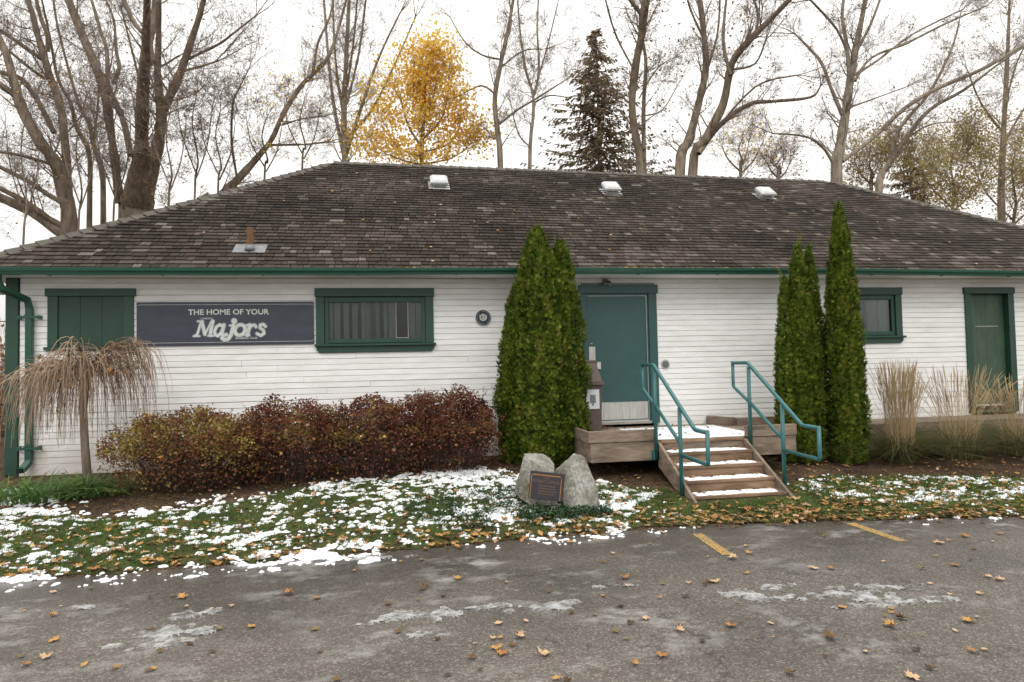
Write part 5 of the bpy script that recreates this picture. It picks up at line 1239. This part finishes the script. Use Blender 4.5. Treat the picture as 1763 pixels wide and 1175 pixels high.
traced(16, [[(1104, 308, 18), (1095, 240, 16), (1088, 180, 15), (1095, 110, 16), (1105, 60, 15), (1108, 25, 17), (1118, -20, 11)], [(1107, 28, 9), (1085, 0, 8), (1070, -25, 7)], [(1110, 300, 8, 1), (1108, 190, 8), (1112, 110, 7), (1106, 70, 6)], [(1094, 125, 4), (1060, 60, 4), (1040, -10, 3)], [(1100, 170, 3), (1130, 120, 2.5), (1150, 105, 1.5)], [(1108, 200, 3), (1140, 190, 2.5), (1165, 150, 1.5)]],
       'bare tree with dark seed clusters standing against the spruce', 92, leaves=900, leafmat='tanleaf', ls=(.03, .075), dens=.8, Lf=.75)
traced(15, [[(1170, 308, 20), (1187, 240, 18), (1205, 170, 15), (1215, 120, 13), (1212, 60, 12), (1202, -20, 10)], [(1192, 306, 20, 1), (1215, 240, 18), (1245, 180, 16), (1260, 110, 15), (1290, 70, 13), (1330, 30, 11), (1378, -20, 8)], [(1203, 265, 10), (1240, 215, 10), (1290, 180, 9), (1330, 175, 7), (1395, 168, 5), (1412, 150, 3)], [(1258, 130, 7), (1245, 70, 7), (1252, -15, 5)], [(1300, 65, 6), (1305, 25, 5), (1292, -15, 5)], [(1212, 140, 4), (1235, 60, 4), (1240, -15, 4)], [(1262, 120, 5), (1300, 110, 4), (1318, 70, 3)], [(1228, 230, 5), (1300, 150, 4), (1370, 130, 3)], [(1208, 60, 5), (1190, 20, 4), (1180, -15, 3)]],
       'spreading bare tree with crooked twin trunks right of the spruce', 93, leaves=800, leafmat='tanleaf', ls=(.03, .075), Lf=.85)
traced(14.5, [[(1440, 322, 22), (1445, 260, 20), (1455, 200, 17), (1462, 150, 15), (1470, 100, 14), (1482, 40, 10), (1494, -20, 8)], [(1462, 140, 8), (1458, 80, 8), (1450, 30, 6), (1455, -20, 5)], [(1450, 198, 8), (1430, 150, 7), (1415, 110, 6), (1395, 85, 5), (1368, 58, 3)], [(1434, 280, 7), (1415, 252, 6), (1385, 235, 4), (1330, 230, 3)], [(1450, 278, 8), (1500, 240, 8), (1560, 185, 8), (1620, 150, 8), (1700, 115, 7), (1790, 60, 5)], [(1472, 140, 6), (1500, 100, 5), (1560, 75, 5), (1630, 40, 4), (1700, 10, 2)], [(1470, 130, 6), (1510, 105, 5), (1570, 60, 4), (1650, 20, 3)], [(1474, 90, 6), (1500, 40, 5), (1520, -15, 4)], [(1463, 185, 4), (1500, 172, 3), (1560, 150, 2)], [(1462, 100, 5), (1440, 50, 5), (1395, 0, 4)]],
       'tall pale bare tree behind the right end of the ridge', 94, 'bark_pale', leaves=350, Lf=.8)
traced(16.5, [[(1512, 345, 14), (1530, 285, 12), (1555, 245, 9), (1600, 190, 8), (1660, 155, 6), (1720, 110, 4), (1780, 70, 3)], [(1533, 275, 8), (1550, 220, 7), (1600, 160, 6), (1640, 80, 4), (1655, 20, 2)], [(1560, 240, 4), (1600, 215, 3), (1650, 210, 2)]],
       'bare tree with slanting limbs right of the tall pale one', 95, 'bark_pale', leaves=250, dens=.9, Lf=.75)
traced(19, [[(1725, 395, 14), (1725, 290, 12), (1732, 150, 9), (1736, 60, 6), (1738, 0, 4)], [(1727, 250, 5), (1755, 200, 4), (1790, 150, 3)], [(1728, 230, 5), (1690, 180, 4), (1665, 120, 2)], [(1731, 180, 4), (1750, 110, 3), (1775, 60, 2)]],
       'straight bare tree near the right edge of the view', 96, leaves=900, leafmat='olive', ls=(.04, .07), Lf=.8)
spruce(1572, 345, 240, 24, 48, 'small open pine far behind the right slope of the roof', 97, 16)
for i, (x, yb, hgt, Y, n_, lab_) in enumerate(((1500, 330, 60, 20, 3000, 'low olive leaved tree behind the tall pale trunk'), (1640, 385, 130, 18, 6500, 'olive and yellow leaved tree behind the right hip of the roof'), (1745, 410, 150, 21, 6500, 'olive leaved tree at the right edge of the view'), (1590, 360, 90, 25, 4200, 'hazy olive leaved tree far behind the pine'), (1275, 310, 70, 20, 420, 'low tree with a few orange leaves behind the right of the ridge'), (1340, 315, 40, 22, 500, 'low dark leaved tree behind the spreading bare tree'))):
    traced(Y, [[(x, yb, 7), (x+4, yb-hgt*.4, 5), (x-3, yb-hgt*.75, 3), (x+3, yb-hgt, 2)], [(x, yb-hgt*.15, 4), (x+hgt*.3, yb-hgt*.45, 3), (x+hgt*.45, yb-hgt*.75, 2)], [(x, yb-hgt*.2, 4), (x-hgt*.3, yb-hgt*.5, 3), (x-hgt*.45, yb-hgt*.8, 2)], [(x, yb-hgt*.3, 3), (x+hgt*.15, yb-hgt*.65, 2), (x+hgt*.2, yb-hgt*.95, 1.5)]], lab_, 100+i, dens=.75, leaves=n_, leafmat='yellow' if i == 4 else ('tanleaf' if i == 5 else 'olive'), ls=(.04, .085), Lf=.7, name='leafy_tree', group='leafy trees beyond the roof', lspread=.38)
# ------------------------------------------------------------------ far left gap: fence, litter shrub
fn = Thing('wire_fence', (-9.5, 6, .2), 'rusty wire fence with posts seen past the left corner', 'fence')
for i in range(12):
    x = -14+i*.75; q = MB(); q.tube([(x, 5.5, .1), (x, 5.5, 3.0)], [.035, .035], 8); fn.part('post', q, M['fence'])
for z in (.5, 1.1, 1.7, 2.3, 2.9):
    q = MB(); q.tube([(-14, 5.46, z), (-5.9, 5.46, z)], [.012, .012], 6); fn.part('rail', q, M['fence'])
q = MB()
for i in range(160):
    x = -14+i*.05; q.tube([(x, 5.44, .25), (x+.0, 5.44, 2.95)], [.0025, .0025], 3)
tag(fn.part('wire_mesh', q, M['fence']), kind='stuff')
q = MB(); t = Thing('background_shrub', (-8.2, 8.0, .2), 'tangled brown shrub behind the wire fence at the left', 'shrub'); r = random.Random(3); lf = MB()
for i in range(500):
    p = Vector((r.uniform(-11, -6.4), r.uniform(7, 9.5), .1)); e = p+Vector((r.gauss(0, .4), r.gauss(0, .4), r.uniform(1, 3))); q.tube([p, (p+e)/2+Vector((.1, 0, 0)), e], [.014, .01, .004], 3); 
    for _ in range(8): c = p.lerp(e, r.random())+Vector((r.gauss(0, .2), r.gauss(0, .2), r.gauss(0, .1))); s = r.uniform(.03, .06); lf.face([tuple(c+Vector((-s, 0, 0))), tuple(c+Vector((0, r.gauss(0, s), -s))), tuple(c+Vector((s, 0, 0))), tuple(c+Vector((0, r.gauss(0, s), s)))], r.random())
t.part('stems', q, M['twig']); t.part('leaves', lf, M['tanleaf'])
